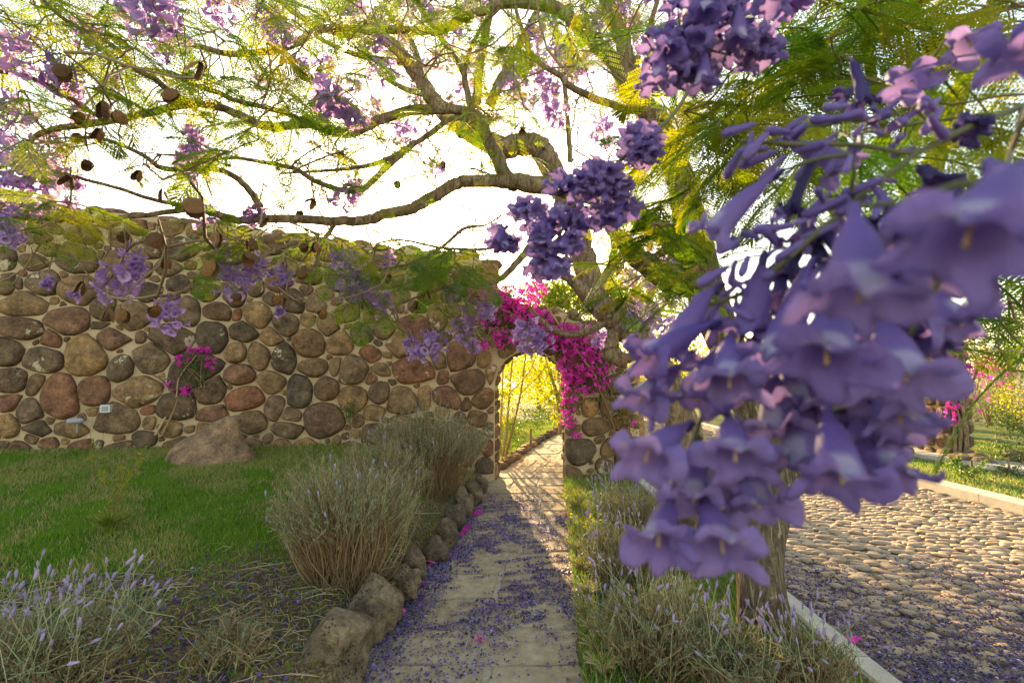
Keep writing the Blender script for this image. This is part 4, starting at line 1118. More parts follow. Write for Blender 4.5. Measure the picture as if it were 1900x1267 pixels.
S1 = Spray('large out-of-focus cluster of purple jacaranda trumpets drooping in front of the trunk', P(2100, 60, .75))
S1.limb([(2100, 60, .75, 12), (1990, 150, .46, 12), (1900, 195, .37, 12), (1750, 258, .325, 12), (1640, 330, .315, 12), (1530, 420, .315, 12), (1400, 530, .325, 11), (1290, 575, .335, 8)], 'stem', 'greenstem', 8, .03)
S1.limb([(1750, 258, .325, 10), (1690, 285, .32, 10), (1600, 270, .335, 9), (1480, 268, .35, 9), (1372, 262, .36, 7)], 'stem', 'greenstem', 8, .03)
S1.limb([(1640, 330, .315, 9), (1600, 480, .30, 9), (1560, 620, .30, 8), (1500, 760, .31, 7), (1440, 880, .32, 5), (1340, 950, .33, 4)], 'stem', 'greenstem', 8, .03)
S1.limb([(1400, 530, .325, 7), (1370, 640, .335, 7), (1300, 780, .34, 6), (1260, 930, .34, 4)], 'stem', 'greenstem', 8, .03)
S1.limb([(1900, 195, .37, 10), (1860, 330, .26, 9), (1800, 430, .22, 8), (1720, 560, .24, 7), (1650, 700, .27, 5)], 'stem', 'greenstem', 8, .03)
for a in [(1352, 712, .285, (-.05, -.55, .83)), (1207, 665, .31, (-.75, -.40, .48)), (1192, 742, .33, (-.6, -.5, .6)), (1203, 852, .285, (-.45, -.4, .8)), (1362, 850, .265, (0, -.5, .86)),
          (1222, 1008, .265, (-.15, -.5, .85)), (1336, 1018, .262, (.1, -.5, .85)), (1296, 735, .31, (-.3, -.8, .4)), (1560, 888, .235, (.1, -.75, .62)), (1482, 850, .29, (-.1, -.85, .4)),
          (1590, 548, .165, (-.05, -.78, .62)), (1532, 668, .205, (-.1, -.5, .85)), (1675, 700, .235, (.15, -.6, .8)), (1665, 775, .26, (.2, -.85, .45)), (1795, 450, .135, (-.25, -.3, .9)),
          (1770, 600, .25, (.65, -.65, .25)), (1332, 425, .33, (-.72, -.62, .2)), (1690, 155, .44, (-.1, .1, 1)), (1797, 85, .40, (.2, -.2, .9)), (1905, 90, .24, (-.3, -.2, .9)),
          (1625, 815, .285, (.35, -.8, .4)), (1645, 880, .27, (.4, -.8, .4)), (1445, 660, .285, (-.2, -.85, .45)), (1480, 745, .30, (.1, -.8, .5)), (1285, 925, .30, (-.1, -.7, .7)), (1405, 935, .30, (.2, -.7, .7)),
          (1560, 305, .37, (.75, -.5, .2)), (1890, 400, .18, (.1, -.4, .9)), (1630, 625, .275, (.2, -.7, .6)), (1685, 600, .275, (.3, -.7, .5)), (1440, 790, .30, (0, -.8, .5)),
          (1250, 640, .33, (-.5, -.8, .2)), (1395, 600, .32, (-.2, -.95, .1)), (1465, 610, .30, (-.2, -.9, .3)), (1530, 760, .29, (0, -.7, .6)), (1330, 905, .31, (-.3, -.6, .6)), (1730, 520, .26, (.3, -.7, .6)), (1690, 440, .27, (-.3, -.3, .8))]:
    S1.flower(*a, s=rng.uniform(.94, 1.06))
for a in [(1492, 445, .33, (-.2, -.7, .5)), (1570, 475, .30, (.3, -.5, .6)), (1602, 185, .42, (.1, -.8, .3)), (1562, 178, .45, (-.6, -.2, .5)), (1470, 385, .35, (-.3, -.8, .2)), (1545, 520, .31, (.2, -.7, .5)), (1500, 560, .33, (0, -.7, .5)), (1620, 420, .30, (.4, -.3, .7)), (1740, 340, .30, (.2, -.4, .7)), (1460, 500, .34, (-.4, -.6, .4)), (1600, 640, .29, (0, -.7, .6)), (1580, 700, .28, (0, -.7, .6)), (1660, 650, .28, (.2, -.7, .6)), (1740, 640, .28, (.3, -.7, .5)), (1640, 740, .29, (.2, -.7, .6)), (1430, 720, .32, (0, -.7, .5)), (1660, 500, .28, (0, -.5, .7)), (1540, 600, .3, (0, -.6, .6)), (1720, 420, .27, (0, -.5, .7)), (1420, 640, .33, (0, -.6, .6)), (1450, 560, .33, (0, -.5, .6)), (1480, 680, .31, (0, -.7, .5)), (1290, 870, .34, (0, -.7, .5)), (1560, 760, .3, (0, -.8, .5)), (1800, 240, .34, (.1, -.4, .8))]:
    S1.flower(*a, s=rng.uniform(.9, 1.15), wilt=True)  # a few truly wilted; the rest are dark filler imitating shaded gaps
for k in range(84):
    t = rng.random()
    if k < 44:
        c = np.array((1290, 572))*(1-t)+np.array((1650, 330))*t + rng.normal(0, 26, 2); dd = .33-.02*t+rng.normal(0, .012)
    else:
        c = np.array((1380, 262))*(1-t)+np.array((1760, 200))*t + rng.normal(0, 26, 2); dd = .36-.03*t+rng.normal(0, .012)
    S1.bud(P(c[0], c[1], dd), np.array((rng.normal(-.55, .45), rng.normal(0, .5), rng.normal(-.35, .5))), rng.uniform(.45, .95))
for px, py, d, n in ((1560, 260, .42, 3), (1660, 210, .5, 4), (1750, 130, .5, 4), (1860, 620, .55, 4), (1880, 690, .55, 4), (1640, 300, .4, 2)):
    for _ in range(n):
        S1.leaves.append(frond_mat(P(px+rng.normal(0, 20), py+rng.normal(0, 20), d+rng.uniform(0, .2)), (rng.normal(0, 1), rng.normal(.3, .6), rng.normal(-.2, .4)), rng.uniform(.12, .2)))
        S1.feet.append(S1.leaves[-1][:3, 3])
S1.finish()

S2 = Spray('mid-sized tilted cluster of purple jacaranda trumpets hanging above the arch', P(1330, 20, 1.5))
S2.limb([(1330, 20, 1.5, 7), (1300, 110, 1.15, 7), (1255, 205, .92, 7), (1185, 265, .80, 8), (1120, 330, .77, 8), (1060, 400, .76, 7), (1015, 480, .75, 5)], 'stem', 'greenstem', 7, .03)
for cx_, cy_, rx, ry, n in ((1185, 272, 44, 34, 14), (1112, 350, 52, 44, 17), (1050, 432, 54, 50, 18), (1012, 485, 34, 34, 9), (1140, 395, 44, 30, 9), (1060, 350, 40, 30, 6), (985, 395, 34, 26, 8), (935, 440, 22, 20, 7)):
    for _ in range(n):
        a, r_ = rng.uniform(0, 6.28), math.sqrt(rng.random())
        dx, dy = math.cos(a)*r_, math.sin(a)*r_
        S2.flower(cx_+rx*dx, cy_+ry*dy, rng.uniform(.70, .80)+(.06 if cx_ < 1000 else 0), (dx*.8+rng.normal(0, .25), -dy*.8-.35+rng.normal(0, .25), .75), rng.uniform(.72, .92), small=True)
for k in range(26):
    t = rng.random(); c = np.array((1150, 285))*(1-t)+np.array((1030, 400))*t+rng.normal(0, 16, 2)
    if k % 2: S2.bud(P(c[0], c[1], .77+rng.normal(0, .02)), rng.normal(size=3), 1.0)
    else: S2.flower(c[0], c[1], .77, rng.normal(size=3)*(1, 1, .3), .6, wilt=True)
S2.finish()

S3 = Spray('pale backlit cluster of purple jacaranda trumpets hanging beside the fern-like leaves', P(1400, 90, 1.6))
S3.limb([(1400, 90, 1.6, 7), (1470, -60, 1.0, 7), (1440, -40, .7, 7), (1380, 30, .58, 8), (1300, 62, .55, 8), (1230, 110, .55, 5)], 'stem', 'greenstem', 7, .03)
for cx_, cy_, rx, ry, n in ((1230, 120, 36, 60, 10), (1290, 100, 44, 64, 12), (1350, 60, 50, 70, 13), (1400, 90, 34, 40, 5), (1290, 20, 60, 30, 7), (1440, 10, 40, 20, 4)):
    for _ in range(n):
        a, r_ = rng.uniform(0, 6.28), math.sqrt(rng.random())
        dx, dy = math.cos(a)*r_, math.sin(a)*r_
        S3.flower(cx_+rx*dx, cy_+ry*dy, rng.uniform(.48, .58), (dx*.7+rng.normal(0, .3), -dy*.5-.55+rng.normal(0, .25), .6), rng.uniform(.75, .95), small=True)
S3.finish()

# ------------------------------------------------------------------ rocks
def ground_rock(name, label, cat, px, py_base, w_px, h_px, mat, z=None, group=None, lump=.16, seed=0, sink=.12, dep=None):
    z0 = z if z is not None else .05
    p = G(px, py_base, z0)
    for _ in range(4):
        z0 = z if z is not None else float(hz(p[0], p[1])); p = G(px, py_base, z0)
    k = p[1]/FPX; w, h = w_px*k, h_px*k
    v, f = rock((w/2, (dep or w*.42), h*.56), 4 if w_px > 60 else 3, seed, lump)
    v[:, 2] += h*.44
    m_ = MB(); m_.add(v, f); o = m_.build(name, mat)
    o.location = (float(p[0]), float(p[1]+(dep or w*.42)*.8), z0-.01); tag(o, label, cat, group)
    return o, p, k
for i_, (px, py, w, h) in enumerate([(604, 1300, 150, 150), (683, 1190, 104, 110), (735, 1124, 74, 76), (762, 1084, 56, 66), (801, 1048, 56, 54), (820, 1022, 48, 66), (845, 988, 40, 62), (860, 962, 38, 58), (876, 940, 38, 50), (890, 918, 34, 42)]):
    ground_rock('edging_rock', ('tenth', 'ninth', 'eighth', 'seventh', 'sixth', 'fifth', 'fourth', 'third', 'second', 'first')[i_]+' lava rock from the arch in the row edging the garden path', 'rock', px+.05*w, py-.02*w, w*.86, h*.84, M['edging'], .02, 'lava rocks edging the path', .3, 60+i_, dep=w*.5*G(px, py, .02)[1]/FPX)
k = 0
for y in np.arange(8.0, 13.6, .23):
    v, f = rock((.10, .12, rng.uniform(.06, .1)), 2, 500+k, .2); m_ = MB(); m_.add(v, f); o = m_.build('edging_rock', M['stone'])
    o.location = (float(pl(y))-.05+rng.normal(0, .02), float(y), .07); tag(o, 'small sunlit rock edging the path beyond the arch', 'rock', 'small rocks edging the path beyond the arch'); k += 1

def boulder():
    p = G(358, 862, .55)
    for _ in range(5): p = G(358, 862, float(hz(p[0], p[1])))
    k = p[1]/FPX
    prof = [(0, 80, 12), (.16, 78, 8), (.34, 66, 2), (.52, 50, 6), (.70, 36, 16), (.85, 28, 26), (.96, 18, 32), (1.0, 6, 34)]
    n = 40; a = np.linspace(0, 2*np.pi, n, endpoint=False); v = []
    for t, w, cx in prof:
        s = np.sign(np.cos(a))*np.abs(np.cos(a))**.8
        v.append(np.stack([(cx+w*s)*k, np.sin(a)*k*w*.62+.10*t, 0*a+t*88*k], 1))
    v = np.concatenate(v+[np.array([[35*k, .1, 88.5*k]])])
    v = v*(1+.05*vnoise(v, 7, 7)+.02*vnoise(v, 22, 8))[:, None]
    m = len(prof)
    ii = np.arange(m-1)[:, None]*n; j = np.arange(n)[None]; kk = (j+1) % n
    f4 = np.stack([ii+j, ii+kk, ii+n+kk, ii+n+j], -1).reshape(-1, 4)
    mb = MB(); mb.add(v, f4); mb.f.append(np.stack([(m-1)*n+np.arange(n), (m-1)*n+(np.arange(n)+1) % n, np.full(n, m*n)], -1).astype(np.int32))
    o = mb.build('boulder', M['boulder']); o.location = (float(p[0]), float(p[1]+.22), float(hz(p[0], p[1]))-.03)
    tag(o, 'tan sloping boulder lying on the green lawn before the wall', 'boulder')
boulder()

# ------------------------------------------------------------------ lavender
LEAFQ = np.array([(0, 0, 0), (.5, .45, .06), (0, 1, .1), (-.5, .45, .06)]); LEAFF = np.array([(0, 1, 2, 3)])
def leaf_quads(mb, pts, dirs, size, asp, tints, jit=.6):
    n = len(pts)
    d = dirs+jit*rng.normal(size=(n, 3)); d /= np.linalg.norm(d, axis=1)[:, None]
    s = np.cross(d, rng.normal(size=(n, 3))); s /= np.linalg.norm(s, axis=1)[:, None]
    u = np.cross(s, d)
    size = np.broadcast_to(size, (n,))
    m = np.zeros((n, 4, 4)); m[:, :3, 0] = s*(size*asp)[:, None]; m[:, :3, 1] = d*size[:, None]; m[:, :3, 2] = u*size[:, None]; m[:, :3, 3] = pts; m[:, 3, 3] = 1
    mb.many(LEAFQ, LEAFF, m, tints)
def lavender(label, base, rx, ry, h, nst, green=.5, leaves=16, spikes=.12, spike_h=.12, lean=(0, 0), leafsize=.026, asp=.11):
    base = np.asarray(base, float); base[2] = float(hz(base[0], base[1]))
    root = thing('lavender_bush', label, 'lavender', base)
    st, fo, sk, sp = MB(), MB(), MB(), MB()
    for k in range(nst):
        a, r_ = rng.uniform(0, 6.28), math.sqrt(rng.random())
        foot = np.array((math.cos(a)*rx*.42*r_, math.sin(a)*ry*.42*r_, -.02))
        lump = vnoise(np.array([[math.cos(a)*r_*2.2, math.sin(a)*r_*2.2]]), 1.5, nst)[0]
        hh = h*(1-.30*r_**3)*(1+.17*lump)*rng.uniform(.74, 1.06)
        tip = np.array((math.cos(a)*rx*r_+lean[0]*h, math.sin(a)*ry*r_+lean[1]*h, hh))
        mid = foot*.55+tip*.45; mid[2] = hh*.45; mid[:2] *= .82; mid += rng.normal(0, .065, 3)
        q = cr([foot, mid, tip], 4)
        add_tube(st, q, np.linspace(.0032, .0018, len(q)), 3, rng.random())
        t = np.sqrt(rng.uniform((1-green)**2, 1.0, leaves)); L = np.linspace(0, 1, len(q))
        pts = np.stack([np.interp(t, L, q[:, c]) for c in range(3)], 1)+rng.normal(0, .006, (leaves, 3))
        leaf_quads(fo, pts, np.tile(unit(tip-mid)+(0, 0, .35), (leaves, 1)), leafsize*rng.uniform(.7, 1.25, leaves), asp, (rng.random()*.5+.5*rng.random(leaves)).clip(0, .99), .55)
        if rng.random() < spikes:
            d = unit(tip-mid+(0, 0, .5)+.25*rng.normal(size=3)); e = tip+d*spike_h*rng.uniform(.6, 1.5)
            add_tube(sk, [tip-d*.05, (tip+e)/2+rng.normal(0, .006, 3), e], [.0016, .0015, .0013], 3, rng.random())
            v, f = ICO[2]; vv = v*(.0048, .0048, .017)*(1+.4*vnoise(v, 9, k))[:, None]
            sp.many(vv, f, M4(frame(d), e+d*.014, rng.uniform(.8, 1.4))[None], [rng.random()])
    st.build('stems', M['lav_stem'], root, True, 'stuff')
    fo.build('foliage', M['lav_leaf'], root, False, 'stuff')
    if sp.n:
        sk.build('flower_stalks', M['lav_stalk'], root, True, 'stuff'); sp.build('flower_spikes', M['lav_spike'], root, True, 'stuff')
    return root
def gp(px, py):
    p = G(px, py, .3)
    for _ in range(6): p = G(px, py, float(hz(p[0], p[1])))
    return p
lavender('tall rounded lavender bush, grey-green on brown stems, against the wall by the arch', gp(795, 915), .74, .46, .95, 700, .33, 24, .06, .04, leafsize=.030, asp=.14)
lavender('sprawling lavender bush with bare brown stems behind the path edging', gp(640, 1075), .50, .44, .76, 560, .30, 20, .06, .04, leafsize=.028, asp=.13)
lavender('low grey lavender behind the boulder side of the larger bush', gp(700, 985), .5, .4, .70, 460, .46, 24, .06, .04, )
lavender('lavender with tall violet spikes growing on the dark soil of the bed', gp(85, 1275), .38, .30, .27, 460, .9, 20, .26, .15, leafsize=.03)
lavender('lavender with violet spikes between path and trunk, leafy grey-green', gp(1215, 1235), .34, .30, .36, 520, .92, 20, .14, .16, leafsize=.03)
lavender('lavender clump around the foot of the furrowed trunk', gp(1365, 1262), .32, .22, .24, 380, .92, 20, .16, .12, leafsize=.03)
lavender('slender lavender row along the right edge of the path', gp(1150, 1090), .30, .40, .40, 420, .9, 18, .18, .14, leafsize=.028)
lavender('lavender growing at the foot of the right arch pier', gp(1165, 985), .36, .40, .36, 340, .9, 16, .2, .14, leafsize=.028)
lavender('sparse lavender spikes by the kerb beside the trunk', gp(1500, 1275), .22, .2, .22, 160, .9, 14, .3, .1)
lavender('small grey lavender seedling on the littered bed', gp(425, 1225), .14, .12, .16, 110, .95, 16, 0)

# ------------------------------------------------------------------ lawn, litter, fallen blossom
def wall_front(x): return 7.1+WS*x
mb = MB()
def blades(n, x0, x1, y0, y1, hmin, hmax, wid, keep):
    x, y = rng.uniform(x0, x1, n), rng.uniform(y0, y1, n)
    g = keep(x, y); k = rng.random(n) < g
    x, y = x[k], y[k]; n = len(x)
    z = hz(x, y)
    h = rng.uniform(hmin, hmax, n); a = rng.uniform(0, 6.28, n); w = wid*rng.uniform(.6, 1.3, n)
    b = rng.uniform(0, 6.28, n); ln = h*rng.uniform(.2, .9, n)
    p = np.stack([x, y], -1)
    dry = smooth01((vnoise(p, 1.0, 21)*.4+.55*vnoise(p, 3.1, 22)+.3*vnoise(p, 8, 23)+.75*smooth01((5.4-y)/1.8)-.12)/.7)
    dry = np.where(x > -1.5, dry*.6, dry)
    tint = np.clip(.12+.40*rng.random(n)+dry*rng.uniform(.1, .5, n), 0, .99)
    c, s = np.cos(a)*w, np.sin(a)*w
    v = np.stack([np.stack([x-c, y-s, z-.01], -1), np.stack([x+c, y+s, z-.01], -1), np.stack([x+np.cos(b)*ln, y+np.sin(b)*ln, z+h], -1)], 1).reshape(-1, 3)
    mb.add(v, np.arange(3*n).reshape(-1, 3), np.repeat(tint, 3))
inview = lambda x, y: (np.abs(x) < 1.12*y+.3)
lawnk = lambda x, y: (y < wall_front(x))*inview(x, y)*(x < pl(y)-.1)*(.16+.84*grassy(x, y))
blades(380000, -7.5, -.4, 2.2, 7.3, .014, .05, .0038, lawnk)
blades(26000, -7.5, -.4, 5.6, 7.2, .04, .10, .004, lambda x, y: (y < wall_front(x))*(y > wall_front(x)-.25)*inview(x, y)*(x < pl(y)-.5))
blades(22000, .3, 1.75, 2.2, 7.3, .03, .10, .0035, lambda x, y: (x > pr(y)-.03)*(x < 1.7)*.8*(.35+.65*(vnoise(np.stack([x, y], -1), 3, 9) > -.1)))
blades(26000, .3, 1.2, 2.0, 6.8, .02, .06, .0035, lambda x, y: (x > pr(y)-.06)*(x < pr(y)+.25)*.9)
blades(60000, 5.9, 10, 3.5, 11, .02, .05, .006, lambda x, y: (x > 5.95)*inview(x, y))
blades(70000, -3, 4, 7.7, 16, .03, .09, .008, lambda x, y: (x < pl(y)-.08)*(x > -.15*y-.2) + (x > pr(y)+.05)*1.0)
mb.build('lawn_grass', M['grass'], None, False, 'stuff')
bpy.data.objects['lawn_grass']['label'] = 'short green and straw-coloured lawn grass'; bpy.data.objects['lawn_grass']['category'] = 'grass'

mb = MB()                                  # dry stalks lying on the bed
for k in range(3000):
    x, y = rng.uniform(-3.2, -.5), rng.uniform(2.0, 5.2)
    if x > pl(y)-.2 or abs(x) > 1.1*y or rng.random() > (1-.92*float(grassy(x, y)))*(.35+.65*(y < 4)): continue
    L = rng.uniform(.03, .14) if rng.random() < .88 else rng.uniform(.15, .40); a = rng.uniform(0, 6.28)
    z = float(hz(x, y))+.006
    d = np.array((math.cos(a), math.sin(a), 0)); n_ = np.array((-d[1], d[0], 0))
    q = [(x, y, z), np.array((x, y, z+rng.uniform(0, .02)))+d*L*.5+n_*L*rng.normal(0, .12), np.array((x, y, z+rng.uniform(-.004, .012)))+d*L]
    add_tube(mb, q, np.array([.0016, .002, .0012])*(1 if L < .15 else 1.4), 3, rng.random())
o = mb.build('dry_stalk_litter', M['straw'], None, True, 'stuff'); tag(o, 'pale dry stalks scattered over the dark bed', 'litter')

a = np.linspace(0, 2*np.pi, 5, endpoint=False)
FV = np.concatenate([np.stack([r_*np.cos(a+o_), r_*np.sin(a+o_), z_+.004*np.sin(2*a+o_)], 1) for z_, r_, o_ in ((-.034, .003, 0), (-.012, .0115, .3), (.004, .021, .1))])
FF = np.array([(k*5+j, k*5+(j+1) % 5, k*5+5+(j+1) % 5, k*5+5+j) for k in range(2) for j in range(5)])
def blossoms(mb, xy, z, smin, smax, tints):
    n = len(xy)
    mats = np.zeros((n, 4, 4)); mats[:, 3, 3] = 1
    for k in range(n):
        d = unit((rng.normal(), rng.normal(), .25*rng.normal()))
        r = frame(d) @ np.diag((rng.uniform(.4, .9), rng.uniform(.3, .6), rng.uniform(.7, 1)))
        s = rng.uniform(smin, smax)
        mats[k, :3, :3] = r*s; mats[k, :3, 3] = (xy[k, 0], xy[k, 1], z[k]+.006*s)
    mb.many(FV, FF, mats, tints)
def tint_fallen(n): return np.clip(rng.beta(1.1, 2.4, n), 0, .99)
mb = MB()
x = rng.uniform(-.9, 1.0, 150000); y = rng.uniform(1.9, 7.0, 150000)
p = np.stack([x, y], -1)
t_ = (x-pl(y))/(pr(y)-pl(y))
dens = smooth01((.42*vnoise(p, 3.6, 31)+.40*vnoise(p, 10, 32)+.40*vnoise(p, 27, 33)+.42)/1.0)*smooth01((6.6-y)/1.6)
dens = np.maximum(dens*(.4+.6*smooth01((y-2.6)/.8)), smooth01((.24-t_)/.2)*.95*smooth01((6.4-y)/1.5))*np.where(t_ > .8, .75, 1)
k = (t_ > -.03) & (t_ < 1.18) & (rng.random(len(x)) < dens*.62*np.where(y < 2.9, .6, 1))
xy = p[k]; blossoms(mb, xy, np.where(xy[:, 0] > pr(xy[:, 1])-.04, .075, .030),   .2, .5, tint_fallen(len(xy)))
o = mb.build('fallen_blossoms', M['fallen'], None, False, 'stuff'); tag(o, 'drifts of wilted violet jacaranda blossoms on the stone path', 'blossoms')
mb = MB()
x = rng.uniform(-3.2, -.5, 6500); y = rng.uniform(1.9, 5.0, 6500); k = (x < pl(y)-.1) & (rng.random(6500) < (1-grassy(x, y))*smooth01((4.9-y)/2.4)*.75) & (np.abs(x) < 1.1*y)
xy = np.stack([x, y], -1)[k]; blossoms(mb, xy, hz(xy[:, 0], xy[:, 1])+.004, .35, .8, tint_fallen(len(xy)))
o = mb.build('fallen_blossoms', M['fallen'], None, False, 'stuff'); tag(o, 'wilted violet blossoms among dry stalks on the bed', 'blossoms')
mb = MB()
x = rng.uniform(1.85, 5.2, 95000); y = rng.uniform(1.8, 5.4, 95000); p = np.stack([x, y], -1)
k = (rng.random(95000) < smooth01((4.4+.5*vnoise(p, 2, 41)-y)/2.2)*smooth01((4.8-x)/2.2)*.6) & (x < 1.1*y)
xy = p[k]; blossoms(mb, xy, np.full(len(xy), -.008), .25, .6, tint_fallen(len(xy)))
o = mb.build('fallen_blossoms', M['fallen'], None, False, 'stuff'); tag(o, 'wilted violet blossoms caught between the road cobbles', 'blossoms')
bractv = np.array([(0, 0, 0), (.5, .5, .18), (0, 1.1, .05), (-.5, .5, .18)]); 
def bract_mats(pts, s0, s1):
    out = []
    for p_ in pts:
        r = rot_rand()
        for a in (0, 2.09, 4.19):
            out.append(M4(r @ rotz(a), p_, rng.uniform(s0, s1)))
    return np.array(out)
fb = [(765, 1090), (777, 1082), (730, 1140), (742, 1133), (800, 1045), (828, 1030), (860, 985), (867, 980), (855, 993), (884, 955), (890, 952), (1098, 1213), (1092, 1225), (1060, 930), (1075, 965), (1583, 1190), (885, 1187), (840, 1010), (1050, 955), (1070, 980)]
for px, py in fb:
    q = G(px, py, .04 if px < 1110 else .02); m_ = MB(); b = bract_mats(q+rng.normal(0, .012, (3, 3))*(1, 1, .3)+(0, 0, .012), .022, .034); m_.many(bractv-(0, 0, 0), LEAFF, b, rng.random(len(b)))
    tag(m_.build('fallen_bract', M['bract']), 'fallen magenta bougainvillea flower lying on the ' + ('paving of the path' if px < 1110 else 'cobbles'), 'flower', 'fallen magenta flowers')

# ------------------------------------------------------------------ bougainvillea
def bougain(label, base, blobs, nleaf, bs, leafy=1.0, stems=(), off=(.02, .30)):
    root = thing('bougainvillea', label, 'bougainvillea', base)
    br, lf, st = MB(), MB(), MB()
    base = np.asarray(base, float)
    for px, py, rx, ry, n in blobs:
        pts = []
        for _ in range(n):
            a, r_ = rng.uniform(0, 6.28), math.sqrt(rng.random())
            u, z = wall_uz(px+rx*r_*math.cos(a), py+ry*r_*math.sin(a)); pts.append(W(u, z, rng.uniform(*off)))
        b = bract_mats(pts, *bs); br.many(bractv, LEAFF, b, np.repeat(rng.random(len(pts)), 3)*.9)
        nl = int(n*nleaf)
        lp = []
        for _ in range(nl):
            u, z = wall_uz(px+rng.normal(0, rx*.7), py+rng.normal(0, ry*.7)); lp.append(W(u, z, rng.uniform(off[0], off[1]*.8)))
        if nl: leaf_quads(lf, np.array(lp), rng.normal(size=(nl, 3)), rng.uniform(.03, .055, nl), .55, rng.random(nl)*.95, .8)
    for q in stems:
        w = np.array([W(*wall_uz(a, b), c) for a, b, c in q]); add_tube(st, cr(w, 5), np.linspace(.016, .006, (len(q)-1)*5+1), 6, rng.random())
    if st.n: rel(st.build('stems', M['lav_stem'], root), base)
    if lf.n: rel(lf.build('leaves', M['leaf_dark'], root, False, 'stuff'), base)
    rel(br.build('bracts', M['bract'], root, False, 'stuff'), base)
bougain('magenta bougainvillea trailing over the top and right side of the arch', W(1.0, .05, .1),
        [(890, 545, 26, 14, 70), (925, 555, 42, 26, 150), (960, 572, 36, 34, 190), (985, 545, 26, 24, 90), (985, 515, 26, 20, 60), (1000, 598, 22, 20, 110), (930, 630, 34, 16, 90), (893, 640, 12, 9, 24), (905, 600, 20, 14, 30), (1045, 625, 48, 22, 190), (1085, 638, 48, 34, 230), (1062, 680, 32, 30, 150), (1080, 705, 44, 26, 110), (1052, 722, 14, 28, 40), (1047, 755, 10, 18, 26), (1052, 780, 14, 10, 30), (1062, 806, 9, 8, 18), (1030, 640, 20, 16, 50), (1110, 680, 24, 40, 50), (1150, 745, 12, 12, 14), (1040, 705, 10, 20, 16), (1165, 780, 10, 10, 8)],
        1.7, (.026, .044), stems=[[(1150, 905, .1), (1130, 800, .12), (1100, 700, .15), (1050, 620, .15), (960, 575, .15), (900, 560, .1)], [(1160, 905, .12), (1120, 760, .2), (1075, 690, .2), (1050, 760, .12)], [(1100, 700, .15), (1000, 560, .2), (980, 510, .2)]])
bougain('small purple-flowered bougainvillea climbing the left stones of the wall', W(*wall_uz(320, 800), .15),
        [(375, 650, 26, 8, 34), (345, 668, 14, 9, 26), (398, 672, 12, 10, 16), (352, 722, 10, 9, 20), (330, 715, 14, 8, 8)], 0, (.022, .036), stems=[[(296, 805, .1), (318, 765, .08), (333, 735, .08), (340, 700, .1), (372, 660, .12)], [(310, 805, .12), (330, 760, .1), (336, 735, .08)], [(332, 735, .08), (305, 705, .06), (275, 690, .05)], [(352, 748, .05), (366, 768, .04)]], off=(.05, .16))
for lbl, px, py, rx, ry, n in (('leafy green shoots of a climber on the wall above the boulder', 372, 690, 30, 34, 210), ('dark green wall plant with a few magenta blooms beside the lavender', 655, 762, 14, 18, 90), ('leafy vine at the right end of the arch pier', 1125, 710, 40, 50, 320), ('yellow-green leafy climber growing over the pier end', 1155, 765, 26, 50, 260)):
    root = thing('climber', lbl, 'plant', W(*wall_uz(px, py), .05)); lf = MB()
    lp = np.array([W(*wall_uz(px+rng.normal(0, rx*.55), py+rng.normal(0, ry*.55)), rng.uniform(.03, .2)) for _ in range(n)])
    leaf_quads(lf, lp, rng.normal(size=(n, 3)), rng.uniform(.03, .06, n), .5, rng.random(n)*.95)
    rel(lf.build('leaves', M['leaf2'] if 'yellow' in lbl else M['leaf_dark'], root, False, 'stuff'), W(*wall_uz(px, py), .05))
    st = MB()
    for _ in range(5):
        q = np.array([W(*wall_uz(px+rng.normal(0, 4), py+ry*1.6), .04), W(*wall_uz(px+rng.normal(0, rx*.4), py+ry*.5), .08), W(*wall_uz(px+rng.normal(0, rx*.7), py-ry*.7), .1)])
        add_tube(st, cr(q, 4), np.linspace(.007, .003, 9), 4, rng.random())
    rel(st.build('stems', M['lav_stem'], root), W(*wall_uz(px, py), .05))

# ------------------------------------------------------------------ small garden plants and fittings
def herb(name, label, cat, px, py, h_px, n, leaf, mat, leafmat, spread=.3, asp=.4, up=.5, nl=14, lo=.15):
    p = gp(px, py); k = p[1]/FPX; h = h_px*k
    root = thing(name, label, cat, p); st, lf = MB(), MB()
    for _ in range(n):
        a = rng.uniform(0, 6.28); s_ = spread*h*math.sqrt(rng.random())
        q = cr([(0, 0, -.02), (math.cos(a)*s_*.4, math.sin(a)*s_*.4, h*.5), (math.cos(a)*s_, math.sin(a)*s_, h*rng.uniform(.7, 1))], 4)
        add_tube(st, q, np.linspace(.003, .0015, len(q)), 4, rng.random())
        t = rng.uniform(lo, 1, nl); L = np.linspace(0, 1, len(q)); pts = np.stack([np.interp(t, L, q[:, c]) for c in range(3)], 1)
        d = rng.normal(size=(nl, 3)); d[:, 2] = np.abs(d[:, 2])*up
        leaf_quads(lf, pts, d, leaf*rng.uniform(.6, 1.2, nl), asp, rng.random(nl)*.95, .3)
    st.build('stems', M[mat], root, True, 'stuff'); lf.build('leaves', M[leafmat], root, False, 'stuff')
herb('sapling', 'slim yellow-green sapling shoots rising from a grass tuft on the lawn', 'plant', 205, 985, 150, 7, .04, 'twig', 'leaf2', .35, .35, .6, 36)
herb('sapling', 'thin leafy shoot standing alone on the lawn near the wall', 'plant', 172, 905, 110, 3, .04, 'twig', 'leaf2', .2, .35, .6, 30)
herb('grass_tuft', 'dense long grass tuft around the sapling shoots', 'grass tuft', 205, 992, 42, 150, .05, 'grass', 'grass', .9, .06, 2, 5)
herb('grass_tuft', 'pale reedy grass clump under the wall climber', 'grass tuft', 300, 806, 62, 70, .07, 'straw', 'grass', .55, .05, 2, 4)
herb('dry_stalk', 'dry yellow seed stalk leaning on the wall beside the boulder', 'plant', 440, 800, 78, 5, .022, 'straw', 'straw', .35, .45, .6, 16, .4)
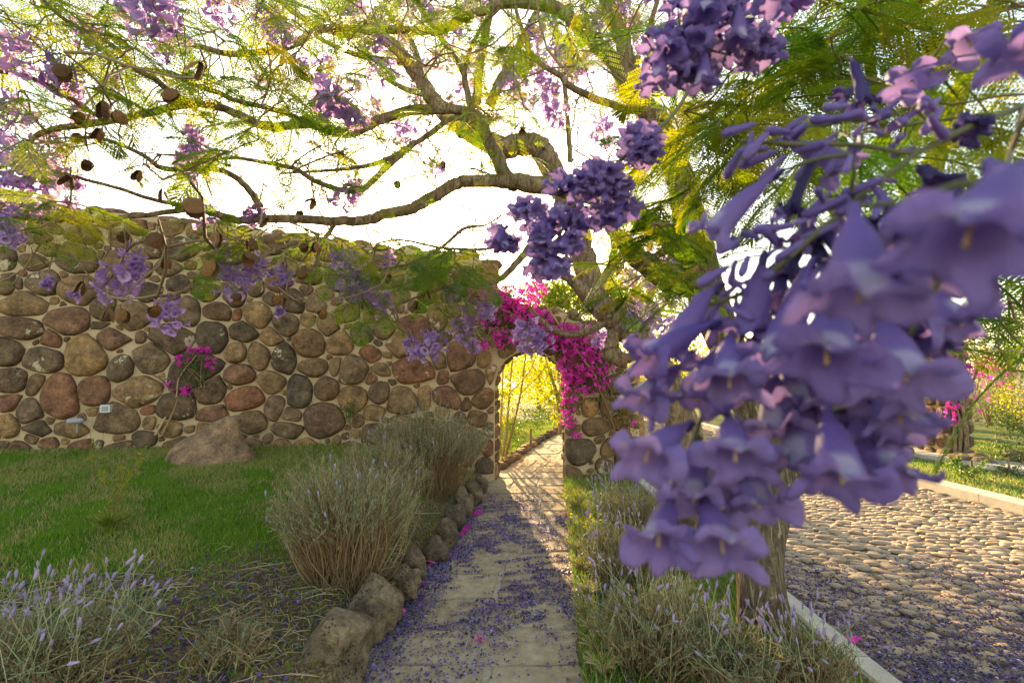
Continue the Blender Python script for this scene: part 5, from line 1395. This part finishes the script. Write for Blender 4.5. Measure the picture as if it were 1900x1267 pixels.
herb('weed', 'yellow-green weed at the foot of the wall beside the spotlight', 'plant', 172, 812, 44, 6, .035, 'lav_stalk', 'leaf2', .5, .4, .5, 10)
herb('weed', 'tan withered weed at the foot of the wall near the lavender', 'plant', 597, 832, 30, 8, .045, 'straw', 'straw', .9, .4, .5, 6)
herb('weed', 'green weed clump at the foot of the sprawling lavender', 'plant', 690, 1045, 40, 24, .05, 'lav_stalk', 'grass', .9, .12, 1.5, 6)
herb('weed', 'sunlit yellow-green ground cover at the arch pier beside the path', 'plant', 1068, 945, 34, 40, .03, 'lav_stalk', 'leaf2', 1.2, .5, .8, 8)
herb('weed', 'sunlit leafy herb on the verge beside the path', 'plant', 1092, 1000, 44, 40, .03, 'lav_stalk', 'leaf2', .9, .4, .8, 8)
herb('weed', 'yellow sunlit grass tuft along the path verge', 'grass tuft', 1085, 1150, 36, 60, .05, 'straw', 'grass', .9, .06, 2, 4)
for px_, py_, w_ in ((1108, 1215, 'below the leafy lavender'), (1100, 1180, 'next to the leafy lavender'), (1092, 1110, 'before the slender lavender row'), (1078, 1065, 'next to the slender lavender row'), (1072, 1030, 'behind the slender lavender row'), (1118, 1250, 'in front of the leafy lavender')):
    herb('grass_tuft', 'straw-yellow grass tuft on the right path edge '+w_, 'grass tuft', px_, py_, 34, 60, .05, 'straw', 'grass', 1.1, .07, 2, 4)
herb('shrub', 'dark leafy herb seen under the hanging blossoms', 'shrub', 1262, 1150, 70, 40, .03, 'twig', 'leaf_dark', .5, .4, .6, 16)
herb('weed', 'green herb below the pier beside the lavender', 'plant', 1120, 960, 50, 40, .035, 'lav_stalk', 'leaf_dark', .8, .45, .6, 10)
u, z = wall_uz(206, 757)
mb = MB(); c = W(u, z, .10); k = c[1]/FPX
box(mb, (-8*k, -.02, -7*k), (8*k, .07, 7*k)); o = mb.build('outlet_box', M['plastic'], None, False); o.location = [float(q) for q in c]; o.rotation_euler = (0, 0, WA)
tag(o, 'small white electrical box fixed to the wall stones', 'outlet box')
fr = MB(); box(fr, (-5*k, -.027, -4.5*k), (5*k, -.0205, 4.5*k)); fr.build('cover', M['metal'], o, False)
u, z = wall_uz(160, 779); c = W(u, z, .16)
root = thing('spotlight', 'small grey cylindrical garden spotlight at the foot of the wall', 'spotlight', c)
mb = MB(); add_tube(mb, [(-.09, -.02, 0), (-.085, -.02, 0), (.03, .01, .005), (.06, .02, .005)], [.03, .036, .036, .02], 16); mb.build('housing', M['metal'], root)
mb = MB(); add_tube(mb, [(0, 0, -.03), (0, .01, -.14)], [.008, .008], 8); mb.build('stake', M['metal'], root)
mb = MB(); v, f = ICO[2]; mb.add(v*(.004, .030, .030)+(-.091, -.02, 0), f); mb.build('lens', M['plastic'], root)

# ------------------------------------------------------------------ beyond the wall
def leafy(name, label, base, trunks, clouds, mat, cat='tree', size=(.05, .09), asp=.4, group=None, barkm='limb', clump=True):
    base = np.asarray(base, float)
    root = thing(name, label, cat, base, group)
    for q, r0, r1 in trunks:
        q = cr(np.array(q, float), 6); mb = MB(); add_tube(mb, q, np.linspace(r0, r1, len(q)), 8, 0, .05); rel(mb.build('trunk', M[barkm], root), base)
    lf = MB()
    for c, rad, n in clouds:
        c, rad = np.asarray(c, float), np.asarray(rad, float)
        if clump:
            k = max(6, n//45); cc = rng.normal(size=(k, 3)); cc /= np.linalg.norm(cc, axis=1)[:, None]; cc = c+cc*rad*rng.uniform(.25, 1, (k, 1))**.6
            pts = cc[rng.integers(0, k, n)]+rng.normal(size=(n, 3))*rad*.2
        else:
            pts = c+rng.normal(size=(n, 3))*rad*.5
        d = rng.normal(size=(n, 3)); d[:, 2] -= .4
        leaf_quads(lf, pts, d, rng.uniform(*size, n), asp, rng.random(n)*.97, .4)
    rel(lf.build('crown', M[mat], root, False, 'stuff'), base)
    return root
def pb(px, d, z=.05): q = P(px, 700, d); return np.array((q[0], d, z))
for i_, (x0, xs_, d) in enumerate(((924, (928, 932, 934, 938), 8.7), (932, (940, 945, 952, 962), 8.8), (938, (950, 966, 975, 985), 8.9), (930, (926, 922, 930, 936), 9.2))):
    b = pb(x0, d); q = [b]+[P(x, yv, d+.1*j) for j, (x, yv) in enumerate(zip(xs_, (800, 730, 660, 590)))]
    leafy('sapling', ('straight', 'leaning', 'forked', 'slightly bowed')[i_]+' thin-stemmed sapling beside the sunlit path behind the arch', b, [(q, .022, .010)] + ([([q[2], P(xs_[2]+30, 690, d), P(xs_[2]+50, 640, d)], .011, .005)] if i_ in (1, 2) else []), [(P(xs_[2]+10, 720-25*i_, d+.3), (.5, .4, .6), 260), (P(xs_[3], 620, d+.2), (.6, .5, .5), 340), (P(xs_[0], 770, d), (.25, .3, .3), 60)], 'leaf2', 'sapling', (.05, .09), .35, barkm='twig')
b = pb(1040, 12.5); leafy('tree', 'yellow backlit tree filling the arch above the curving path', b, [([b, P(1035, 740, 12.5), P(1020, 690, 12.6), P(1005, 640, 12.7)], .06, .03), ([P(1035, 740, 12.5), P(1050, 690, 12.4), P(1062, 640, 12.4)], .04, .02)], [(P(1015, 700, 12.5), (1.1, .9, .8), 1100), (P(1045, 735, 12.2), (.7, .7, .6), 600), (P(960, 690, 13), (1.0, .8, .9), 600), (P(1040, 630, 12.5), (1.4, 1, .9), 900)], 'leaf2', 'tree', (.08, .15), .4)
b = pb(1120, 10.5); leafy('willow', 'drooping narrow-leaved tree behind the crown of the arch', b, [([b, P(1110, 700, 10.5), P(1080, 600, 10.5), P(1040, 560, 10.5)], .09, .05)], [(P(1020, 655, 10.5), (.7, .5, .35), 900), (P(1060, 610, 10.5), (1.1, .8, .5), 900), (P(985, 655, 10.3), (.45, .4, .3), 300)], 'leaf2', 'tree', (.10, .18), .12)
b = pb(985, 10.2); leafy('shrub', 'rounded green shrub on the sunlit lawn behind the arch', b, [([b, b+(0, 0, .4)], .03, .02)], [(P(985, 772, 10.2), (.55, .45, .28), 700)], 'leaf_dark', 'shrub', (.04, .08), .4)
b = pb(925, 9.6); leafy('shrub', 'dark low shrub at the left jamb behind the saplings', b, [([b, b+(0, 0, .3)], .03, .02)], [(P(935, 800, 9.6), (.4, .4, .5), 600), (P(900, 760, 9.9), (.7, .4, .8), 500)], 'leaf_dark', 'shrub', (.04, .08), .4)
b = pb(1190, 9.4); leafy('tree', 'airy yellow-green tree rising behind the bougainvillea on the arch', b, [([b, P(1180, 690, 9.4), P(1150, 600, 9.4), P(1120, 540, 9.4)], .07, .03), ([P(1180, 690, 9.4), P(1200, 600, 9.5), P(1215, 530, 9.5)], .05, .02)], [(P(1075, 548, 9.3), (.8, .5, .42), 2400), (P(1150, 560, 9.3), (.9, .6, .6), 2200), (P(1020, 548, 9.2), (.45, .4, .28), 900), (P(1210, 600, 9.5), (.8, .6, .7), 1500)], 'leaf', 'tree', (.07, .13), .4)
for i_, (px, d, w, h, mt) in enumerate(((870, 19, 2.6, 2.0, 'leaf2'), (1000, 22, 3.0, 2.6, 'leaf2'), (1140, 17, 2.2, 2.0, 'leaf2'), (1250, 20, 3, 2.6, 'leaf2'), (1400, 24, 4, 2.6, 'leaf_dark'))):
    b = pb(px, d, -.1); leafy('tree', ('low broad tree far behind the left jamb', 'bright yellow-green tree at the end of the garden', 'rounded tree right of the arch behind the pier', 'open tree behind the leaning jacaranda', 'dark tree at the far end of the road')[i_], b, [([b, b+(0, 0, h*.6), b+(.2, 0, h*1.1)], .12, .06)], [(b+(0, 0, h*.9), (w*.6, w*.5, h*.5), 1500), (b+(.5, 0, h*.45), (w*.6, w*.5, h*.4), 900)], mt, 'tree', (.12, .22), .5)

# gate pillars, low wall and shrubs right of the road
def pillar(label, px, d, w, h):
    c = pb(px, d, 0); c[2] = float(hz(c[0], c[1]))-.05
    root = thing('stone_pillar', label, 'pillar', c)
    mb = MB(); box(mb, (-w/2+.03, -w/2+.03, 0), (w/2-.03, w/2-.03, h)); mb.build('core', M['mortar'], root, False)
    z = 0
    while z < h-.05:
        hh = rng.uniform(.14, .27); hh = min(hh, h-z)
        for face in range(4):
            s0 = -w/2
            while s0 < w/2-.04:
                ww = min(rng.uniform(.16, .34), w/2-s0)
                if w/2-s0-ww < .08: ww = w/2-s0
                poly = np.array([(s0+.008, z+.008), (s0+ww-.008, z+.008), (s0+ww-.008, z+hh-.008), (s0+.008, z+hh-.008)])
                rz = rotz(face*math.pi/2)
                link('stone', stone_mesh(poly, lambda p_, q_, d_: rz @ np.array((p_, -w/2+.03-d_, q_)), .04, n=16), root)
                s0 += ww
        z += hh
    mb = MB(); v, f = rock((w*.62, w*.62, .07), 3, int(px), .06); mb.add(v+(0, 0, h+.04), f); mb.build('capstone', M['stone'], root)
    return c
pillar('square stone gate pillar left of the dry climber stem, behind the blossoms', 1648, 8.9, .46, 2.3)
pillar('short rough stone pillar wrapped by climber trunks beyond the road', 1752, 8.8, .50, 1.9)
c = pb(1778, 8.6, .1)
root = thing('climber', 'twisted grey climber trunks with dangling magenta flowers on the short stone pillar', 'plant', c)
for k in range(5):
    x = 1772+7*k; q = [P(x+rng.normal(0, 4), 858, 8.55), P(x+rng.normal(0, 6), 800, 8.5), P(x-6+rng.normal(0, 6), 740, 8.5), P(x-4+rng.normal(0, 8), 680, 8.5), P(x+rng.normal(0, 24), 640, 8.5)]
    mb = MB(); add_tube(mb, cr(q, 5), np.linspace(.035, .012, 21), 7, 0, .1); rel(mb.build('stem', M['limb'], root), c)
mb = MB(); pts = [P(*a, 8.4) for a in zip(rng.normal(1768, 9, 40), rng.uniform(735, 790, 40))]+[P(*a, 8.5) for a in zip(rng.normal(1810, 40, 150), rng.normal(690, 28, 150))]+[P(*a, 8.5) for a in zip(rng.normal(1745, 16, 60), rng.normal(668, 16, 60))]
b_ = bract_mats(pts, .03, .05); mb.many(bractv, LEAFF, b_, rng.random(len(b_))); rel(mb.build('bracts', M['bract'], root, False, 'stuff'), c)
mb = MB(); n = 900; pts = np.array([P(a, b2, 8.6+rng.uniform(-.3, .5)) for a, b2 in zip(rng.normal(1815, 42, n), rng.normal(690, 34, n))]); leaf_quads(mb, pts, rng.normal(size=(n, 3)), rng.uniform(.03, .06, n), .5, rng.random(n)*.9); rel(mb.build('leaves', M['leaf_dark'], root, False, 'stuff'), c)
mb = MB()
for k in range(30):
    a = P(rng.normal(1800, 30), 650+rng.normal(0, 12), 8.6); e = a+np.array((rng.uniform(.1, .8), rng.normal(0, .2), rng.uniform(-.7, .1))); add_tube(mb, cr([a, (a+e)/2+rng.normal(0, .08, 3), e], 4), np.linspace(.010, .004, 9), 4, rng.random())
rel(mb.build('twigs', M['twig'], root, True, 'stuff'), c)
c = pb(1715, 9.2, .1)
root = thing('climber', 'two bare curving stems between the stone pillars', 'plant', c)
for q in ([(1716, 846), (1704, 822), (1690, 800), (1682, 780), (1676, 740)], [(1722, 846), (1722, 825), (1718, 806), (1724, 792), (1738, 770)]):
    mb = MB(); add_tube(mb, cr([P(a, b2, 9.2) for a, b2 in q], 5), np.linspace(.05, .03, 21), 7, 0, .08); rel(mb.build('stem', M['limb'], root), c)
for i_, (px, py, w_px, n, mt, lbl) in enumerate(((1792, 880, 34, 520, 'leaf_dark', 'low round green shrub on the grass strip beyond the road'), (1885, 830, 44, 1300, 'leaf_dark', 'bushy green shrub at the edge of the far garden'), (1900, 760, 40, 900, 'leaf2', 'tall yellow-green shrub behind the bushy one'), (1860, 885, 22, 160, 'leaf_dark', 'small sparse shrub with red blooms beside the pale side path'))):
    d = (6.9, 7.6, 8.4, 7.2)[i_]; b = pb(px, d, .1); k = d/FPX
    leafy('shrub', lbl, b, [([b, b+(0, 0, .25)], .02, .01)], [(P(px, py-14, d), (w_px*k, w_px*k*.8, w_px*k*(.5 if i_ in (0, 3) else 1.3)), n)], mt, 'shrub', (.03, .06), .45)
for k in range(9):
    c = P(1790+rng.uniform(0, 120), 866+rng.uniform(-6, 8), 8.2+rng.uniform(-.4, .4)); c[2] = float(hz(c[0], c[1]))
    v, f = rock((rng.uniform(.12, .3), .15, rng.uniform(.06, .12)), 3, 700+k, .2); mb = MB(); mb.add(v, f); o = mb.build('garden_rock', M['edging']); o.location = [float(q) for q in c+(0, 0, .04)]
    tag(o, 'rough grey rock in the low border along the pale side path', 'rock', 'rocks bordering the side path')
for k in range(10):                         # leafless shrubs in the haze beyond
    px = 1680+25*k; d = rng.uniform(11, 16); b = pb(px, d, 0)
    root = thing('bare_shrub', 'leafless pale twiggy shrub beyond the stone pillars', 'shrub', b, 'leafless shrubs beyond the pillars'); mb = MB()
    for _ in range(16):
        a = rng.uniform(0, 6.28); e = np.array((math.cos(a)*rng.uniform(.3, 1.2), math.sin(a)*.6, rng.uniform(1.0, 2.4)))
        q = cr([(0, 0, 0), e*(.3, .3, .5)+rng.normal(0, .08, 3), e], 4); add_tube(mb, q, np.linspace(.02, .006, 9), 4, rng.random())
        for _ in range(4):
            s = q[int(rng.integers(3, 8))]; add_tube(mb, [s, s+rng.normal(0, .18, 3)+(0, 0, .15), s+rng.normal(0, .3, 3)+(0, 0, .35)], [.008, .006, .003], 3, rng.random())
    mb.build('twigs', M['straw'], root, True, 'stuff')
